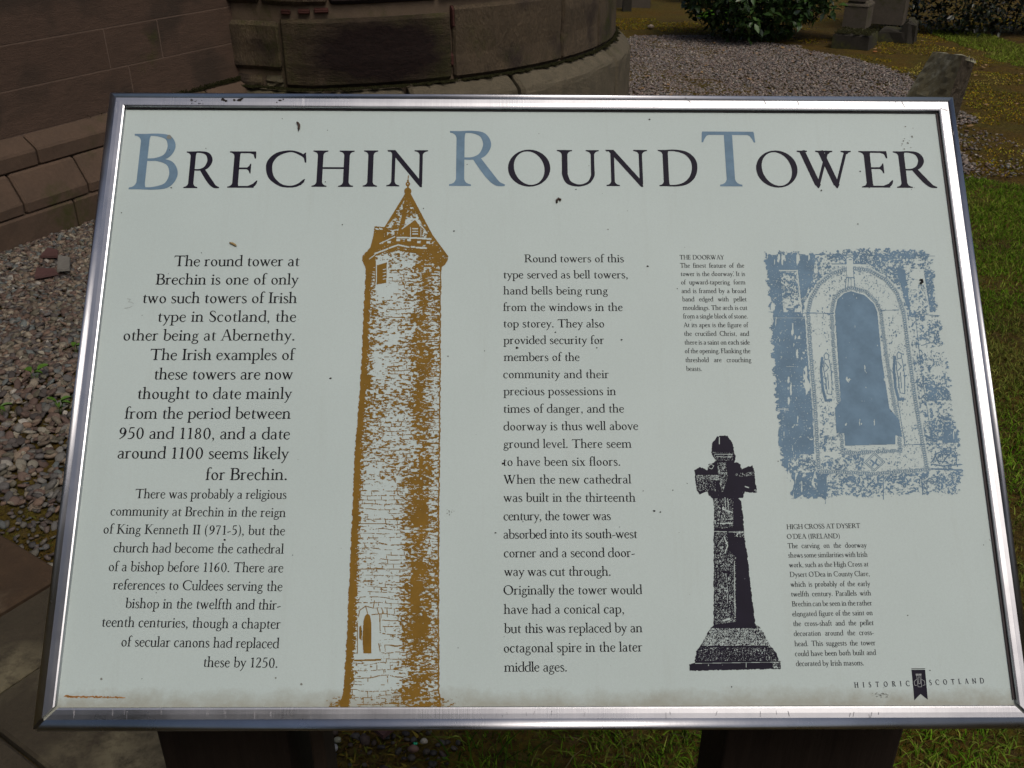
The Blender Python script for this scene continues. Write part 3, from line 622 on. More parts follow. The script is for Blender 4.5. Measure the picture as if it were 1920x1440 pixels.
# sparse moss tufts and dead leaves
p = scatter(110000, 1.0, 6.5, 5.3, 12.0, lambda x, y: ~inG(x, y) & ~l1(x, y) & ~l2(x, y) & (fbm(x, y, 2.2, 6) > .46)); blades('moss_tufts', p[:45000], .012, .008, [(.27, .17, .012), (.21, .2, .012), (.28, .18, .016), (.17, .19, .012), (.12, .075, .015)], 'orange and olive moss over the bare ground round the monuments', 1.5, 'moss')
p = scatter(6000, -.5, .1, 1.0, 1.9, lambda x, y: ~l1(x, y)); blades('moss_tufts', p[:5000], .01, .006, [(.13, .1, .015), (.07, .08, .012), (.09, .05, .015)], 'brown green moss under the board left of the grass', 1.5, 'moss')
p = scatter(2500, -1.9, -1.1, 1.8, 2.4, lambda x, y: in_poly(x, y, PATCH) & (fbm(x, y, 7, 2) > .5)); blades('moss_tufts', p, .008, .006, [(.06, .06, .01), (.03, .03, .008)], 'dark moss on the rubble beside the paving', 1.5, 'moss')
V = []; F = []
for q in scatter(150, .8, 5.8, 5.5, 10.8, lambda x, y: clear(x, y) & ~l2(x, y)):
    z = gz(*q) + .004; r = random.uniform(.012, .03); a = random.uniform(0, 6.28); k = len(V)
    for i in range(5):
        t = a + i * 1.2566; V.append((q[0] + r * math.cos(t) * (1 if i % 2 else .6), q[1] + r * math.sin(t), z + random.uniform(0, .014)))
    F.append([k, k + 1, k + 2, k + 3, k + 4])
tag(obj('fallen_leaves', V, F, plain('tan_dead_leaf', (.24, .15, .07), .7)), 'pale tan dead leaves scattered on the moss near the monuments', 'leaves', kind='stuff')

# ---- paving slabs
dA = np.array([.83, -.56]); dA /= np.linalg.norm(dA); dB = np.array([-dA[1], dA[0]])
o0 = np.array([-1.331, 1.996]); bTop = o0 @ dB
def fromAB(a, b): return a * dA + b * dB
pv = empty('paving', (-1.1, 1.4, 0), 'worn brown stone paving slabs left of the board legs', 'paving'); del pv['category'], pv['label']; pv['kind'] = 'structure'
aj_ = [np.array(gpt(0, 1160)[:2]) @ dA, np.array(gpt(0, 1307)[:2]) @ dA]; bj = np.array(gpt(0, 1380)[:2]) @ dB
def slab(a0, a1, b0, b1, mat):
    g_ = .004; V = []
    c = [(a0 + g_, b0 + g_), (a1 - g_, b0 + g_), (a1 - g_, b1 - g_), (a0 + g_, b1 - g_)]; e = .006
    ci = [(a0 + g_ + e, b0 + g_ + e), (a1 - g_ - e, b0 + g_ + e), (a1 - g_ - e, b1 - g_ - e), (a0 + g_ + e, b1 - g_ - e)]
    h = random.uniform(-.002, .003)
    for z, L in ((-.05, c), (.006 + h, c), (.012 + h, ci)):
        for p in L: q = fromAB(*p); V.append((q[0], q[1], z))
    F = [[0, 1, 5, 4], [1, 2, 6, 5], [2, 3, 7, 6], [3, 0, 4, 7], [4, 5, 9, 8], [5, 6, 10, 9], [6, 7, 11, 10], [7, 4, 8, 11], [8, 9, 10, 11]]
    m = fromAB((a0 + a1) / 2, (b0 + b1) / 2); obj('slab', V, F, mat, pv, loc=(m[0], m[1], 0))
slab(aj_[0] - .42, aj_[0], bj, bTop, M['paving_brown']); slab(aj_[0], aj_[1], bj, bTop, M['paving']); slab(aj_[1], aj_[1] + .5, bj, bTop, M['paving'])
slab(aj_[0] - .9, aj_[0] - .42, bj, bTop, M['paving'])
slab(aj_[0] - .7, aj_[0] - .1, bj - .45, bj, M['paving']); slab(aj_[0] - .1, aj_[1] + .3, bj - .45, bj, M['paving']); slab(aj_[1] + .3, aj_[1] + .8, bj - .45, bj, M['paving'])
slab(aj_[0] - .3, aj_[1] + .1, bj - .9, bj - .45, M['paving']); slab(aj_[1] + .1, aj_[1] + .6, bj - .9, bj - .45, M['paving'])


# ---------------------------------------------------------------- monuments and gravestones
def prism(parent, name, o, e1, e2, a0, a1, b0, b1, z0, z1, mat, bev=.01, ins=0., rough=0.):
    """dressed block in the frame o + a e1 + b e2; ins = how much the top draws in"""
    def P(a, b, z): q = o + a * e1 + b * e2; j = rough; return (q[0] + random.uniform(-j, j), q[1] + random.uniform(-j, j), z + random.uniform(-j, j))
    V = []; rings = [(z0, 0), (z1 - bev, ins * .9), (z1, ins + bev)]
    for z, k in rings:
        m = 1 if rough == 0 else 3
        c = [(a0 + k, b0 + k), (a1 - k, b0 + k), (a1 - k, b1 - k), (a0 + k, b1 - k)]
        for i in range(4):
            for t in range(m):
                u = t / m; V.append(P(c[i][0] * (1 - u) + c[(i + 1) % 4][0] * u, c[i][1] * (1 - u) + c[(i + 1) % 4][1] * u, z))
    n = len(V) // 3; F = [[r * n + i, r * n + (i + 1) % n, (r + 1) * n + (i + 1) % n, (r + 1) * n + i] for r in range(2) for i in range(n)] + [[2 * n + i for i in range(n)]]
    return obj(name, V, F, mat, parent)
Cf = gpt(1627, 94); gA = Cf[2]; e1 = np.array([-.869, .494]); e2 = np.array([.494, .869])
mA = empty('monument', (Cf[0], Cf[1], gA), 'square stone monument pedestal with a moulded top on a mossy plinth beside the laurel bush', 'monument')
O = Cf[:2]
prism(mA, 'base', O, e1, e2, 0, .35, 0, .44, gA - .05, gA + .125, M['monument_dark'], .012, .004, .002)
q = gpt(1621, 56, .125)[:2] - O; qa, qb = q @ e1, q @ e2
prism(mA, 'pedestal', O, e1, e2, qa, qa + .225, qb, qb + .29, gA + .12, gA + .33, M['monument'], .006, 0)
prism(mA, 'moulding', O, e1, e2, qa - .006, qa + .231, qb - .006, qb + .296, gA + .33, gA + .352, M['monument'], .008, .004)
prism(mA, 'moulding', O, e1, e2, qa + .012, qa + .213, qb + .012, qb + .278, gA + .352, gA + .376, M['monument'], .008, .008)
prism(mA, 'shaft', O, e1, e2, qa + .032, qa + .193, qb + .0, qb + .25, gA + .376, gA + 1.7, M['monument'], .01, .03)
V = []; F = []
for i in range(300):                            # moss on the plinth top
    s_ = random.random(); a = random.uniform(.0, .35); b = random.uniform(0, .44)
    if qa - .01 < a < qa + .23 and qb - .01 < b < qb + .3: continue
    c = O + a * e1 + b * e2; r = random.uniform(.008, .02); z = gA + .125 + random.uniform(0, .006); k = len(V)
    V += [(c[0] + r * math.cos(t), c[1] + r * math.sin(t), z + (.004 if t else 0)) for t in (0, 1.6, 3.1, 4.7)] + [(c[0], c[1], z + .012)]
    F += [[k + t, k + (t + 1) % 4, k + 4] for t in range(4)]
tag(obj('moss_cushions', V, F, M['moss'], mA), kind='stuff')
Cb = gpt(1702, 80); gB = Cb[2]; O2 = Cb[:2]
mB = empty('monument', (Cb[0], Cb[1], gB), 'broad grey headstone on a broken mossy base, right behind the moulded pedestal', 'monument')
prism(mB, 'base', O2, e1, e2, -.02, .32, 0, .34, gB - .05, gB + .1, M['monument_dark'], .02, .02, .012)
prism(mB, 'moss_lump', O2, e1, e2, -.05, .1, .0, .3, gB - .05, gB + .2, M['monument_dark'], .03, .02, .016)
q = gpt(1691, 46, .1)[:2] - O2; qa, qb = q @ e1, q @ e2
prism(mB, 'slab', O2, e1, e2, qa, qa + .36, qb, qb + .24, gB + .08, gB + 1.5, M['monument'], .01, .01)
def slabstone(px0, px1, py, depth, h, mat, label, back=0.):
    a, b = gpt(px0, py), gpt(px1, py); a[1] += back; b[1] += back; r = empty('headstone', (*((a + b) / 2)[:2], a[2]), label, 'headstone')
    d = (b - a)[:2]; L = np.linalg.norm(d); d /= L; prism(r, 'slab', a[:2], d, np.array([-d[1], d[0]]), 0, L, 0, depth, a[2] - .05, a[2] + h, mat, .02, .01)
slabstone(1168, 1184, 19, .1, 1.0, M['monument_dark'], 'narrow dark headstone beyond the right edge of the round tower')
slabstone(1150, 1222, 15, .14, .9, M['monument'], 'wide pale grey headstone behind the narrow dark one past the tower', .14)
# leaning stump of a gravestone, built from its measured corners
def at_y(u, v, Y): r = sight(u, v); k = Y / r[1]; return np.array([0, 0, EYE]) + k * r
b_fr = gpt(1752, 262); b_br = gpt(1797, 262); b_fl = gpt(1662, 228)
b_fr = b_fr + [0, 0, -.06]; b_br = b_br + [0, .12, -.06]; b_fl = b_fl + [0, 0, -.06]; b_bl = b_fl + (b_br - b_fr)
t_fr = at_y(1806, 104, b_fr[1] + .18); t_fl = at_y(1749, 97, b_fl[1] + .10); t_br = at_y(1829, 112, b_br[1] + .2); t_bl = t_fl + (t_br - t_fr) * .8
t_ml = at_y(1722, 125, b_fl[1] + .06)
gs = empty('gravestone', tuple((b_fr + b_bl) / 2), 'short leaning lichened gravestone with a split edge, behind the top right board corner', 'gravestone')
bm = bmesh.new(); n = 12; m = 5
def lerp(a, b, t): return a * (1 - t) + b * t
Vf = []; Ff = []; side = []
def surf(c00, c10, c11, c01, nu, nv, j, jag=0.):
    V = []; F = []; nrm = np.cross(c10 - c00, c01 - c00); nrm /= np.linalg.norm(nrm)
    for b in range(nv + 1):
        for a in range(nu + 1):
            u, v_ = a / nu, b / nv; p = lerp(lerp(c00, c10, u), lerp(c01, c11, u), v_)
            if 0 < a < nu and 0 < b < nv: p = p + nrm * random.uniform(-j, j)
            V.append(p)
    for b in range(nv):
        for a in range(nu): k = b * (nu + 1) + a; F.append([k, k + 1, k + nu + 2, k + nu + 1])
    return V, F
V, F = surf(b_fl, b_fr, t_fr, t_fl, 10, 16, .006); obj('face', V, F, M['grave'], gs)
V, F = surf(b_fr, b_br, t_br, t_fr, 12, 20, .012); obj('split_edge', V, F, M['grave_side'], gs)
V, F = surf(b_br, b_bl, t_bl, t_br, 6, 10, .006); V2, F2 = surf(b_bl, b_fl, t_fl, t_bl, 6, 10, .006); V3, F3 = surf(t_fl, t_fr, t_br, t_bl, 6, 4, .012)
VV = V + V2 + V3; FF = F + [[i + len(V) for i in f] for f in F2] + [[i + len(V) + len(V2) for i in f] for f in F3]
obj('back', VV, FF, M['grave'], gs); bm.free()
# broken chips standing up on the split edge
V = []; F = []
for i in range(14):
    t = random.random(); p = lerp(t_fr, t_br, t) + np.array([0, random.uniform(-.01, .01), -.01]); r = random.uniform(.006, .014); h = random.uniform(.006, .022); k = len(V)
    for a in range(4): V.append((p[0] + r * math.cos(a * 1.57 + i), p[1] + r * 1.6 * math.sin(a * 1.57 + i), p[2] - .01))
    V.append((p[0], p[1], p[2] + h)); F += [[k + a, k + (a + 1) % 4, k + 4] for a in range(4)]
tag(obj('chips', V, F, M['grave'], gs), kind='stuff')

# ---------------------------------------------------------------- shrubs
def leafcloud(name, parent, n, sample, size, pal, mat='leaf', aspect=.5):
    P = np.array([sample() for _ in range(n)]); N = len(P)
    d = rng.normal(0, 1, (N, 3)); d[:, 2] = d[:, 2] * .5 - .35; d /= np.linalg.norm(d, axis=1)[:, None]
    s = np.cross(d, rng.normal(0, .4, (N, 3)) + [0, 0, 1]); s /= np.linalg.norm(s, axis=1)[:, None]; nn = np.cross(s, d)
    L = (size * rng.uniform(.6, 1.25, N))[:, None]; W_ = L * aspect
    V = np.stack([P, P + d * L * .45 + s * W_ * .5 + nn * L * .07, P + d * L * .5 - nn * L * .02, P + d * L * .45 - s * W_ * .5 + nn * L * .07, P + d * L - nn * L * .1], 1)
    F = np.array([[0, 1, 2], [1, 4, 2], [0, 2, 3], [2, 4, 3]])
    pal = np.array(pal); col = pal[rng.integers(0, len(pal), N)] * rng.uniform(.7, 1.3, (N, 1))
    o = bulk(name, V.reshape(-1, 3), (F[None] + (np.arange(N) * 5)[:, None, None]).reshape(-1, 3), M[mat], parent, np.repeat(col, 5, 0)); return tag(o, kind='stuff')
def stems(parent, pts, h, r=.012):
    for x, y in pts:
        z0 = float(gz(x, y)); V = []; F = []; dx, dy = random.uniform(-.12, .12), random.uniform(-.1, .1)
        for k in range(5):
            for a in range(6): V.append((x + dx * (k / 4) ** 1.5 + r * (1 - k * .15) * math.cos(a * 1.047), y + dy * (k / 4) + r * (1 - k * .15) * math.sin(a * 1.047), z0 - .03 + h * k / 4))
        for k in range(4):
            for a in range(6): F.append([k * 6 + a, k * 6 + (a + 1) % 6, k * 6 + 6 + (a + 1) % 6, k * 6 + 6 + a])
        obj('stem', V, F, M['stemwood'], parent, True)
def ell(cx, cy, cz, rx, ry, rz, inner=.25, lump=.25):
    def f():
        while 1:
            d = rng.normal(0, 1, 3); d /= np.linalg.norm(d); k = 1 - (1 - inner) * rng.random() ** 2.2
            k *= 1 + lump * (fbm(np.array(d[0] * 2 + 7), np.array(d[2] * 2 + d[1] + 3), 1.7, 3) - .5) * 2
            p = np.array([cx + d[0] * rx * k, cy + d[1] * ry * k, cz + d[2] * rz * k])
            if p[2] > gz(p[0], p[1]) + .03: return p
    return f
LG = [(.035, .075, .018), (.045, .09, .02), (.025, .055, .015), (.06, .12, .03), (.03, .06, .02)]
gb = float(gz(2.45, 10.4))
bush = empty('laurel_bush', (2.5, 10.3, gb), 'glossy dark green laurel bush left of the moulded monument pedestal', 'bush')
leafcloud('foliage', bush, 8000, ell(2.5, 10.35, gb + .62, .80, .62, .62, .2), .095, LG, aspect=.52)
stems(bush, [(2.35, 10.2), (2.6, 10.25), (2.5, 10.4), (2.2, 10.15), (2.75, 10.3)], .5)
gb = float(gz(2.1, 14.2)); sh = empty('dark_shrub', (*gpt(1312, 8)[:2], gb), 'low dark shrub at the top edge of the photo beyond the small grass patch', 'shrub')
c = gpt(1312, 6); leafcloud('foliage', sh, 900, ell(c[0], c[1] + .2, c[2] + .42, .36, .3, .36), .07, [(.012, .022, .008), (.02, .035, .01)]); stems(sh, [(c[0], c[1] + .2)], .4)
hedge = empty('hedge', (5.2, 11.6, float(gz(5, 11.6))), 'dark evergreen hedge behind the bright grass strip, top right', 'hedge')
def hs():
    x = rng.uniform(4.05, 8.5); y0 = 10.75 - (x - 4.2) * .35 + .12 * math.sin(x * 5); y = y0 + abs(rng.normal(0, .35)); return np.array([x, y, gz(x, y) + .04 + 1.5 * rng.random()])
leafcloud('foliage', hedge, 22000, hs, .07, [(.01, .017, .006), (.014, .024, .007), (.007, .011, .005)])
stems(hedge, [(x, 11.1 - (x - 4.2) * .35) for x in np.linspace(4.4, 8, 9)], .8)
hb = empty('hedge', (0, -5.6, 0), 'clipped hedge behind the photographer, unseen, added to darken the frame reflections', 'hedge')
leafcloud('foliage', hb, 12000, lambda: np.array([rng.uniform(-10, 10), -5.6 + rng.normal(0, .3), 2.3 * rng.random()]), .2, [(.014, .024, .007), (.02, .034, .009)])  # unseen hedge added so the rounded bar edges mirror something dark
stems(hb, [(x, -5.6) for x in np.linspace(-9, 9, 12)], 1.2)
# two evergreen trees outside the picture that shade the far side of the churchyard; those behind the camera are added
def tree(x, y, h, R, n, label):
    z = float(gz(x, y)); t = empty('tree', (x, y, z), label, 'tree'); V = []; F = []
    for k in range(7):
        rr = .22 * (1 - k / 8); V += [(x + rr * math.cos(a * .785) + .1 * math.sin(k), y + rr * math.sin(a * .785), z - .1 + h * .8 * k / 6) for a in range(8)]
    for k in range(6): F += [[k * 8 + a, k * 8 + (a + 1) % 8, k * 8 + 8 + (a + 1) % 8, k * 8 + 8 + a] for a in range(8)]
    obj('trunk', V, F, M['stemwood'], t, True); leafcloud('crown', t, n, ell(x, y, z + h * .62, R, R, h * .36, .3, .4), .34, LG)
tree(5.5, 17.5, 9, 3.2, 3800, 'tall evergreen tree beyond the hedge above the top of the picture')
tree(-2.3, -5.6, 8.2, 2.1, 5200, 'dense yew tree behind the photographer, unseen, added to darken the frame reflections')  # added out of view to darken what the left and bottom bars reflect
tree(2.8, -7.6, 5.6, 2.2, 3600, 'round evergreen tree behind the photographer, to the right, unseen, added to darken frame reflections')  # this row is added too, unseen, as dark surroundings for the steel
tree(7.0, -6.4, 6.0, 2.2, 3600, 'evergreen tree far right behind the photographer, unseen, added to darken frame reflections')
tree(-6.6, -5.6, 7.0, 2.3, 3600, 'evergreen tree far left behind the photographer, unseen, added to darken frame reflections')
tree(-.5, 19.5, 10, 3.4, 3800, 'tall evergreen tree far behind the round tower')

# ---- small things on the ground
def weed(px, py, leaves, label, r=.02):
    p = gpt(px, py); t = empty('weed', tuple(p), label, 'weed')
    for (dx, dy, L, W_) in leaves:
        a = math.atan2(dy, dx); V = []; n = 6
        for i in range(n + 1):
            u = i / n; w_ = W_ * math.sin(math.pi * min(1, u * .93 + .04)) ** .7; s_ = L * u
            for k in (-1, 0, 1):
                V.append((p[0] + dx + math.cos(a) * s_ - math.sin(a) * w_ * k * .5 - math.cos(a) * L * .5, p[1] + dy + math.sin(a) * s_ + math.cos(a) * w_ * k * .5 - math.sin(a) * L * .5, p[2] + .035 + .008 * abs(k) - .02 * (u - .5) ** 2))
        F = []
        for i in range(n):
            for k in range(2): F.append([3 * i + k, 3 * i + 3 + k, 3 * i + 4 + k, 3 * i + 1 + k])
        obj('leaf', V, F, M['weed'], t, True)
        V = [(p[0] - .001, p[1], p[2] - .01), (p[0] + .001, p[1], p[2] - .01), (p[0] + dx * .6 + .001, p[1] + dy * .6, p[2] + .034), (p[0] + dx * .6 - .001, p[1] + dy * .6, p[2] + .034), (p[0], p[1] + .001, p[2] - .01), (p[0] + dx * .6, p[1] + dy * .6 + .001, p[2] + .034)]
        obj('stalk', V, [[0, 1, 2, 3], [1, 4, 5, 2], [4, 0, 3, 5]], M['weed'], t)
weed(66, 715, [(.02, .035, .042, .028), (-.022, .014, .034, .026), (.02, -.004, .03, .01)], 'weed seedling with two rounded leaves in the middle of the left gravel')
weed(2, 782, [(.02, .012, .034, .014), (-.01, .015, .03, .014), (.018, -.012, .03, .014), (-.02, -.01, .03, .014)], 'small dark green weed on the gravel at the left edge')
weed(142, 665, [(.0, .01, .028, .022), (.02, .0, .024, .016)], 'bright green weed leaf close against the left frame bar, upper one')
weed(112, 772, [(-.024, .014, .046, .012), (.02, .02, .034, .018), (.012, -.02, .032, .014), (.03, -.005, .03, .012)], 'straggling green weed beside the left frame bar below the bright leaf')
def chip(name, pts, mat, label, h=.01, cat='slate chip', lift=.012, tilt=.004):
    P = [gpt(*q) for q in pts]; c = sum(P) / len(P); V = [(q[0], q[1], q[2] - .002 + lift + tilt * i) for i, q in enumerate(P)] + [(q[0] + (c[0] - q[0]) * .06, q[1] + (c[1] - q[1]) * .06, q[2] + h + lift + tilt * i) for i, q in enumerate(P)]
    n = len(P); o = obj(name, V, [[i, (i + 1) % n, n + (i + 1) % n, n + i] for i in range(n)] + [[n + i for i in range(n)]], mat, None, loc=tuple(c)); return tag(o, label, cat)
chip('slate_chip', [(109, 517), (134, 517), (135, 496), (112, 493)], M['slate'], 'pale square slate chip on the left gravel', .008, lift=.02)
chip('slate_chip', [(76, 489), (112, 491), (112, 480), (92, 477)], M['red_slate'], 'dark red slate chip lying behind the pale square one', .007, lift=.016)
chip('slate_chip', [(66, 528), (112, 521), (106, 514), (70, 514)], M['red_slate'], 'dark red slate chip in front of the pale square one', .007, lift=.012)
chip('slate_chip', [(700, 1372), (742, 1372), (719, 1393)], M['red_slate'], 'reddish triangular slate chip just under the bottom frame bar', .008, lift=.004)
def cobble(px, py, r, mat, label, name='stone', cat='stone', sq=.7):
    p = gpt(px, py); v, f = ico(2); v = v * (1 + .12 * np.sin(v[:, ::-1] * 4 + px)) * [r, r * .8, r * sq] + p + [0, 0, r * .3]
    return tag(obj(name, v, f.tolist(), mat, None, True, loc=tuple(p)), label, cat)
cobble(775, 1406, .011, plain('brown_pebble', (.13, .08, .06)), 'round brown pebble next to the green glass chip')
cobble(622, 1406, .013, plain('mottled_pebble', (.25, .25, .24)), 'pale mottled pebble beside the left leg')
cobble(795, 1391, .008, plain('cream_pebble', (.3, .28, .22)), 'small cream pebble right of the green glass chip')
cobble(633, 1389, .008, plain('olive_pebble', (.2, .2, .14)), 'small olive pebble near the left leg under the frame')
cobble(1220, 52, .035, plain('pinkish_pebble', (.32, .26, .2)), 'single pale stone at the far edge of the gravel path')
cobble(779, 1395, .0045, M['glass'], 'tiny bright green glass chip under the bottom frame bar', 'glass_chip', 'glass chip', .5)
cobble(1640, 98, .022, plain('orange_leaf', (.28, .11, .03)), 'orange brown curled leaf at the foot of the moulded pedestal', 'fallen_leaf', 'leaf', .35)
cobble(1484, 70, .03, plain('orange_leaf_litter', (.25, .09, .02)), 'orange leaf on the ground in front of the laurel bush', 'fallen_leaf', 'leaf', .3)

# ---------------------------------------------------------------- the information board
BC = np.array([.02447, .83853, 1.08942]); BA = tuple(math.radians(a) for a in (45.9675, .4206, .575)); BWd, BHt = .88, .61269
def _rm(a):
    ca, sa = math.cos(a[0]), math.sin(a[0]); cb, sb = math.cos(a[1]), math.sin(a[1]); cc, s_c = math.cos(a[2]), math.sin(a[2])
    return np.array([[cc, -s_c, 0], [s_c, cc, 0], [0, 0, 1]]) @ np.array([[cb, 0, sb], [0, 1, 0], [-sb, 0, cb]]) @ np.array([[1, 0, 0], [0, ca, -sa], [0, sa, ca]])
BM = _rm(BA); ROOT = np.array([.0245, .8, 0.])
board = empty('information_board', tuple(ROOT), 'tilted pale green board about a round tower, in a brushed steel frame on timber legs', 'sign')
def bobj(name, V, F, mat, smooth=False, parent=None):
    """mesh in the board's own axes: x right, y up the slope, z out of the face"""
    me = bpy.data.meshes.new(name); V = np.asarray(V, np.float32).reshape(-1, 3)
    if isinstance(F, np.ndarray):
        k = F.shape[1]; me.vertices.add(len(V)); me.vertices.foreach_set('co', V.ravel()); me.loops.add(F.size); me.loops.foreach_set('vertex_index', F.ravel().astype(np.int32))
        me.polygons.add(len(F)); me.polygons.foreach_set('loop_start', np.arange(0, F.size, k, dtype=np.int32)); me.update(calc_edges=True)
    else: me.from_pydata(V.tolist(), [], F); me.update()
    me.materials.append(mat)
    if smooth: me.polygons.foreach_set('use_smooth', [True] * len(me.polygons))
    o = bpy.data.objects.new(name, me); COL.objects.link(o)
    if parent is None: o.parent = board; o.location = BC - ROOT; o.rotation_euler = BA
    else: o.parent = parent
    return o
def on_board(u, v, z=-.005):
    """millimetre position on the board of a point measured in the photograph (works on arrays)"""
    u = np.asarray(u, float); v = np.asarray(v, float)
    r = _F[None] * 1800 + _R[None] * (u.reshape(-1, 1) - 960) - _U[None] * (v.reshape(-1, 1) - 720)
    n = BM[:, 2]; p0 = BC + n * z; C0 = np.array([0, 0, EYE]); t = ((p0 - C0) @ n) / (r @ n)
    q = (C0 + r * t[:, None] - BC) @ BM; return q[:, :2]
hw, hh = BWd / 2, BHt / 2; REC = -.005
def bbox(x0, x1, y0, y1, z0, z1):
    V = [(x, y, z) for x in (x0, x1) for y in (y0, y1) for z in (z0, z1)]
    return V, [[0, 1, 3, 2], [4, 6, 7, 5], [0, 4, 5, 1], [2, 3, 7, 6], [1, 5, 7, 3], [0, 2, 6, 4]]
bobj('panel', *bbox(-hw - .011, hw + .011, -hh - .012, hh + .011, REC - .003, REC), M['panel'])
bobj('backing_tray', *bbox(-hw - .012, hw + .012, -hh - .014, hh + .012, -.026, REC - .0035), M['timber'])
# steel bars: flat face, rounded outer edge, side skirt; mitred ends
WB = .0212; rr_ = .0108
prof = [(0, REC - .002), (0, -.0015), (.0005, -.0005), (.0019, 0), (.006, .0001)] + [(WB - rr_ + rr_ * math.sin(t), rr_ * (math.cos(t) - 1)) for t in np.linspace(0, math.pi / 2, 12)] + [(WB, -.024), (.003, -.026)]
def bar(p0, p1, out, e0, e1_, sh=(0, 0)):
    """inner edge p0 -> p1, out = outward direction, e0/e1 = extension of each end per unit outward (mitre)"""
    p0, p1, out = map(np.array, (p0, p1, out)); d = (p1 - p0) / np.linalg.norm(p1 - p0); V = []; n = len(prof)
    for (p, s) in ((p0, -1), (p1, 1)):
        for o_, z in prof:
            e = o_ * 1.0; q = p + out * (o_ + sh[0]) + d * s * (e - sh[1]); V.append((q[0], q[1], z))
    F = [[i, (i + 1) % n, n + (i + 1) % n, n + i] for i in range(n)] + [list(range(n))[::-1], list(range(n, 2 * n))]
    o = bobj('frame_bar', V, F, M['steel'], False)
    f = [5 <= i <= n - 4 for i in range(n)] + [False, False]; o.data.polygons.foreach_set('use_smooth', f)
    return o
tp = bar((-hw, hh), (hw, hh), (0, 1), 1, 1)
bar((-hw, -hh), (hw, -hh), (0, -1), 1, 1, (.0008, .0032))
# side bars stop short so the bottom mitres stand open, as in the photograph
for s in (-1, 1):
    b_ = bar((s * hw, -hh + .001), (s * hw, hh), (s, 0), 1, 1)
    if s < 0:
        pass
for o in board.children:
    if o.name.startswith('frame_bar'):
        bm = bmesh.new(); bm.from_mesh(o.data); bmesh.ops.recalc_face_normals(bm, faces=bm.faces); bm.to_mesh(o.data); bm.free()
# thin dark gasket between the panel and the top and right bars
bobj('gasket', *bbox(-hw + .001, hw - .001, hh - .0012, hh - .0001, REC, REC + .0016), plain('black_rubber_gasket', (.012, .01, .012)))
bobj('gasket', *bbox(hw - .0022, hw - .0001, -hh + .004, hh - .0013, REC, REC + .0014), plain('brown_rubber_gasket', (.04, .03, .032)))

# ---- timber legs
def plank(name, x0, x1, y0, y1, zt, mat=None, skew=0., top_slope=1.03):
    V = []
    for z_ in (0, 1):
        for (x, y) in ((x0, y0), (x1, y0), (x1, y1), (x0, y1)):
            zz = -.15 if z_ == 0 else zt + (y - y0) * top_slope; V.append((x + (skew if z_ == 0 else 0), y, zz))
    V = np.array(V); o = obj(name, V, [[0, 1, 5, 4], [1, 2, 6, 5], [2, 3, 7, 6], [3, 0, 4, 7], [4, 5, 6, 7], [3, 2, 1, 0]], mat or M['timber'], board)
    m = o.modifiers.new('edge', 'BEVEL'); m.width = .003; m.segments = 2; return o
plank('leg', -.397, -.252, .75, .85, .915); plank('leg', .239, .437, .75, .85, .915)
plank('inner_batten', -.228, -.212, .752, .80, .915, plain('brown_batten', (.04, .028, .02), .8))
V = [(-.256, .79, .25), (-.23, .79, .25), (-.256, .79, .66), (-.295, .745, .9), (-.27, .745, .9), (-.256, .81, .25), (-.23, .81, .25), (-.256, .81, .66)]
obj('cross_rail', [(x, y, z) for x in (-.252, .239) for y in (.80, .84) for z in (.82, .90)], [[0, 1, 3, 2], [4, 6, 7, 5], [0, 4, 5, 1], [2, 3, 7, 6], [1, 5, 7, 3], [0, 2, 6, 4]], M['timber'], board)

# ---------------------------------------------------------------- lettering
def glyph_tris(F_):
    out = {}
    for c, g_ in F_.items():
        vs = []; fs = []
        for q in g_.q:
            a = sum(q[i][0] * q[(i + 1) % len(q)][1] - q[(i + 1) % len(q)][0] * q[i][1] for i in range(len(q)))
            if abs(a) < 1e-7: continue
            for k in range(1, len(q) - 1):
                t3 = [q[0], q[k], q[k + 1]]; a = (t3[1][0] - t3[0][0]) * (t3[2][1] - t3[0][1]) - (t3[2][0] - t3[0][0]) * (t3[1][1] - t3[0][1])
                if abs(a) < 1e-6: continue
                if a < 0: t3 = t3[::-1]
                fs.append([len(vs), len(vs) + 1, len(vs) + 2]); vs += [Vector(p) for p in t3]
        if not vs: out[c] = None; continue
        r = delaunay_2d_cdt(vs, [], fs, 1, 1e-5)
        T = [f for f, o_ in zip(r[2], r[5]) if o_]; TT = []
        for f in T:
            for k in range(1, len(f) - 1): TT.append((f[0], f[k], f[k + 1]))
        V = np.array([tuple(v) for v in r[0]]); used = np.unique(np.array(TT)); out[c] = (V, np.array(TT), V[used, 0].min(), V[used, 0].max())
    return out
f_big = make_font(.12, .05, 7); t_big = glyph_tris(f_big)
f_txt = make_font(.132, .064, 3); t_txt = glyph_tris(f_txt)
f_sml = make_font(.138, .072, 3); t_sml = glyph_tris(f_sml)
f_crest = make_font(.17, .1, 3); t_crest = glyph_tris(f_crest)
class Sheet:
    def __init__(s): s.V = []; s.F = []; s.n = 0
    def add(s, V, F): s.V.append(V); s.F.append(F + s.n); s.n += len(V)
    def make(s, name, mat, z, kind=None):
        V = np.concatenate(s.V); V = np.c_[V[:, :2], np.full(len(V), z)]; return bobj(name, V, np.concatenate(s.F), mat)
ZP = REC + .00018
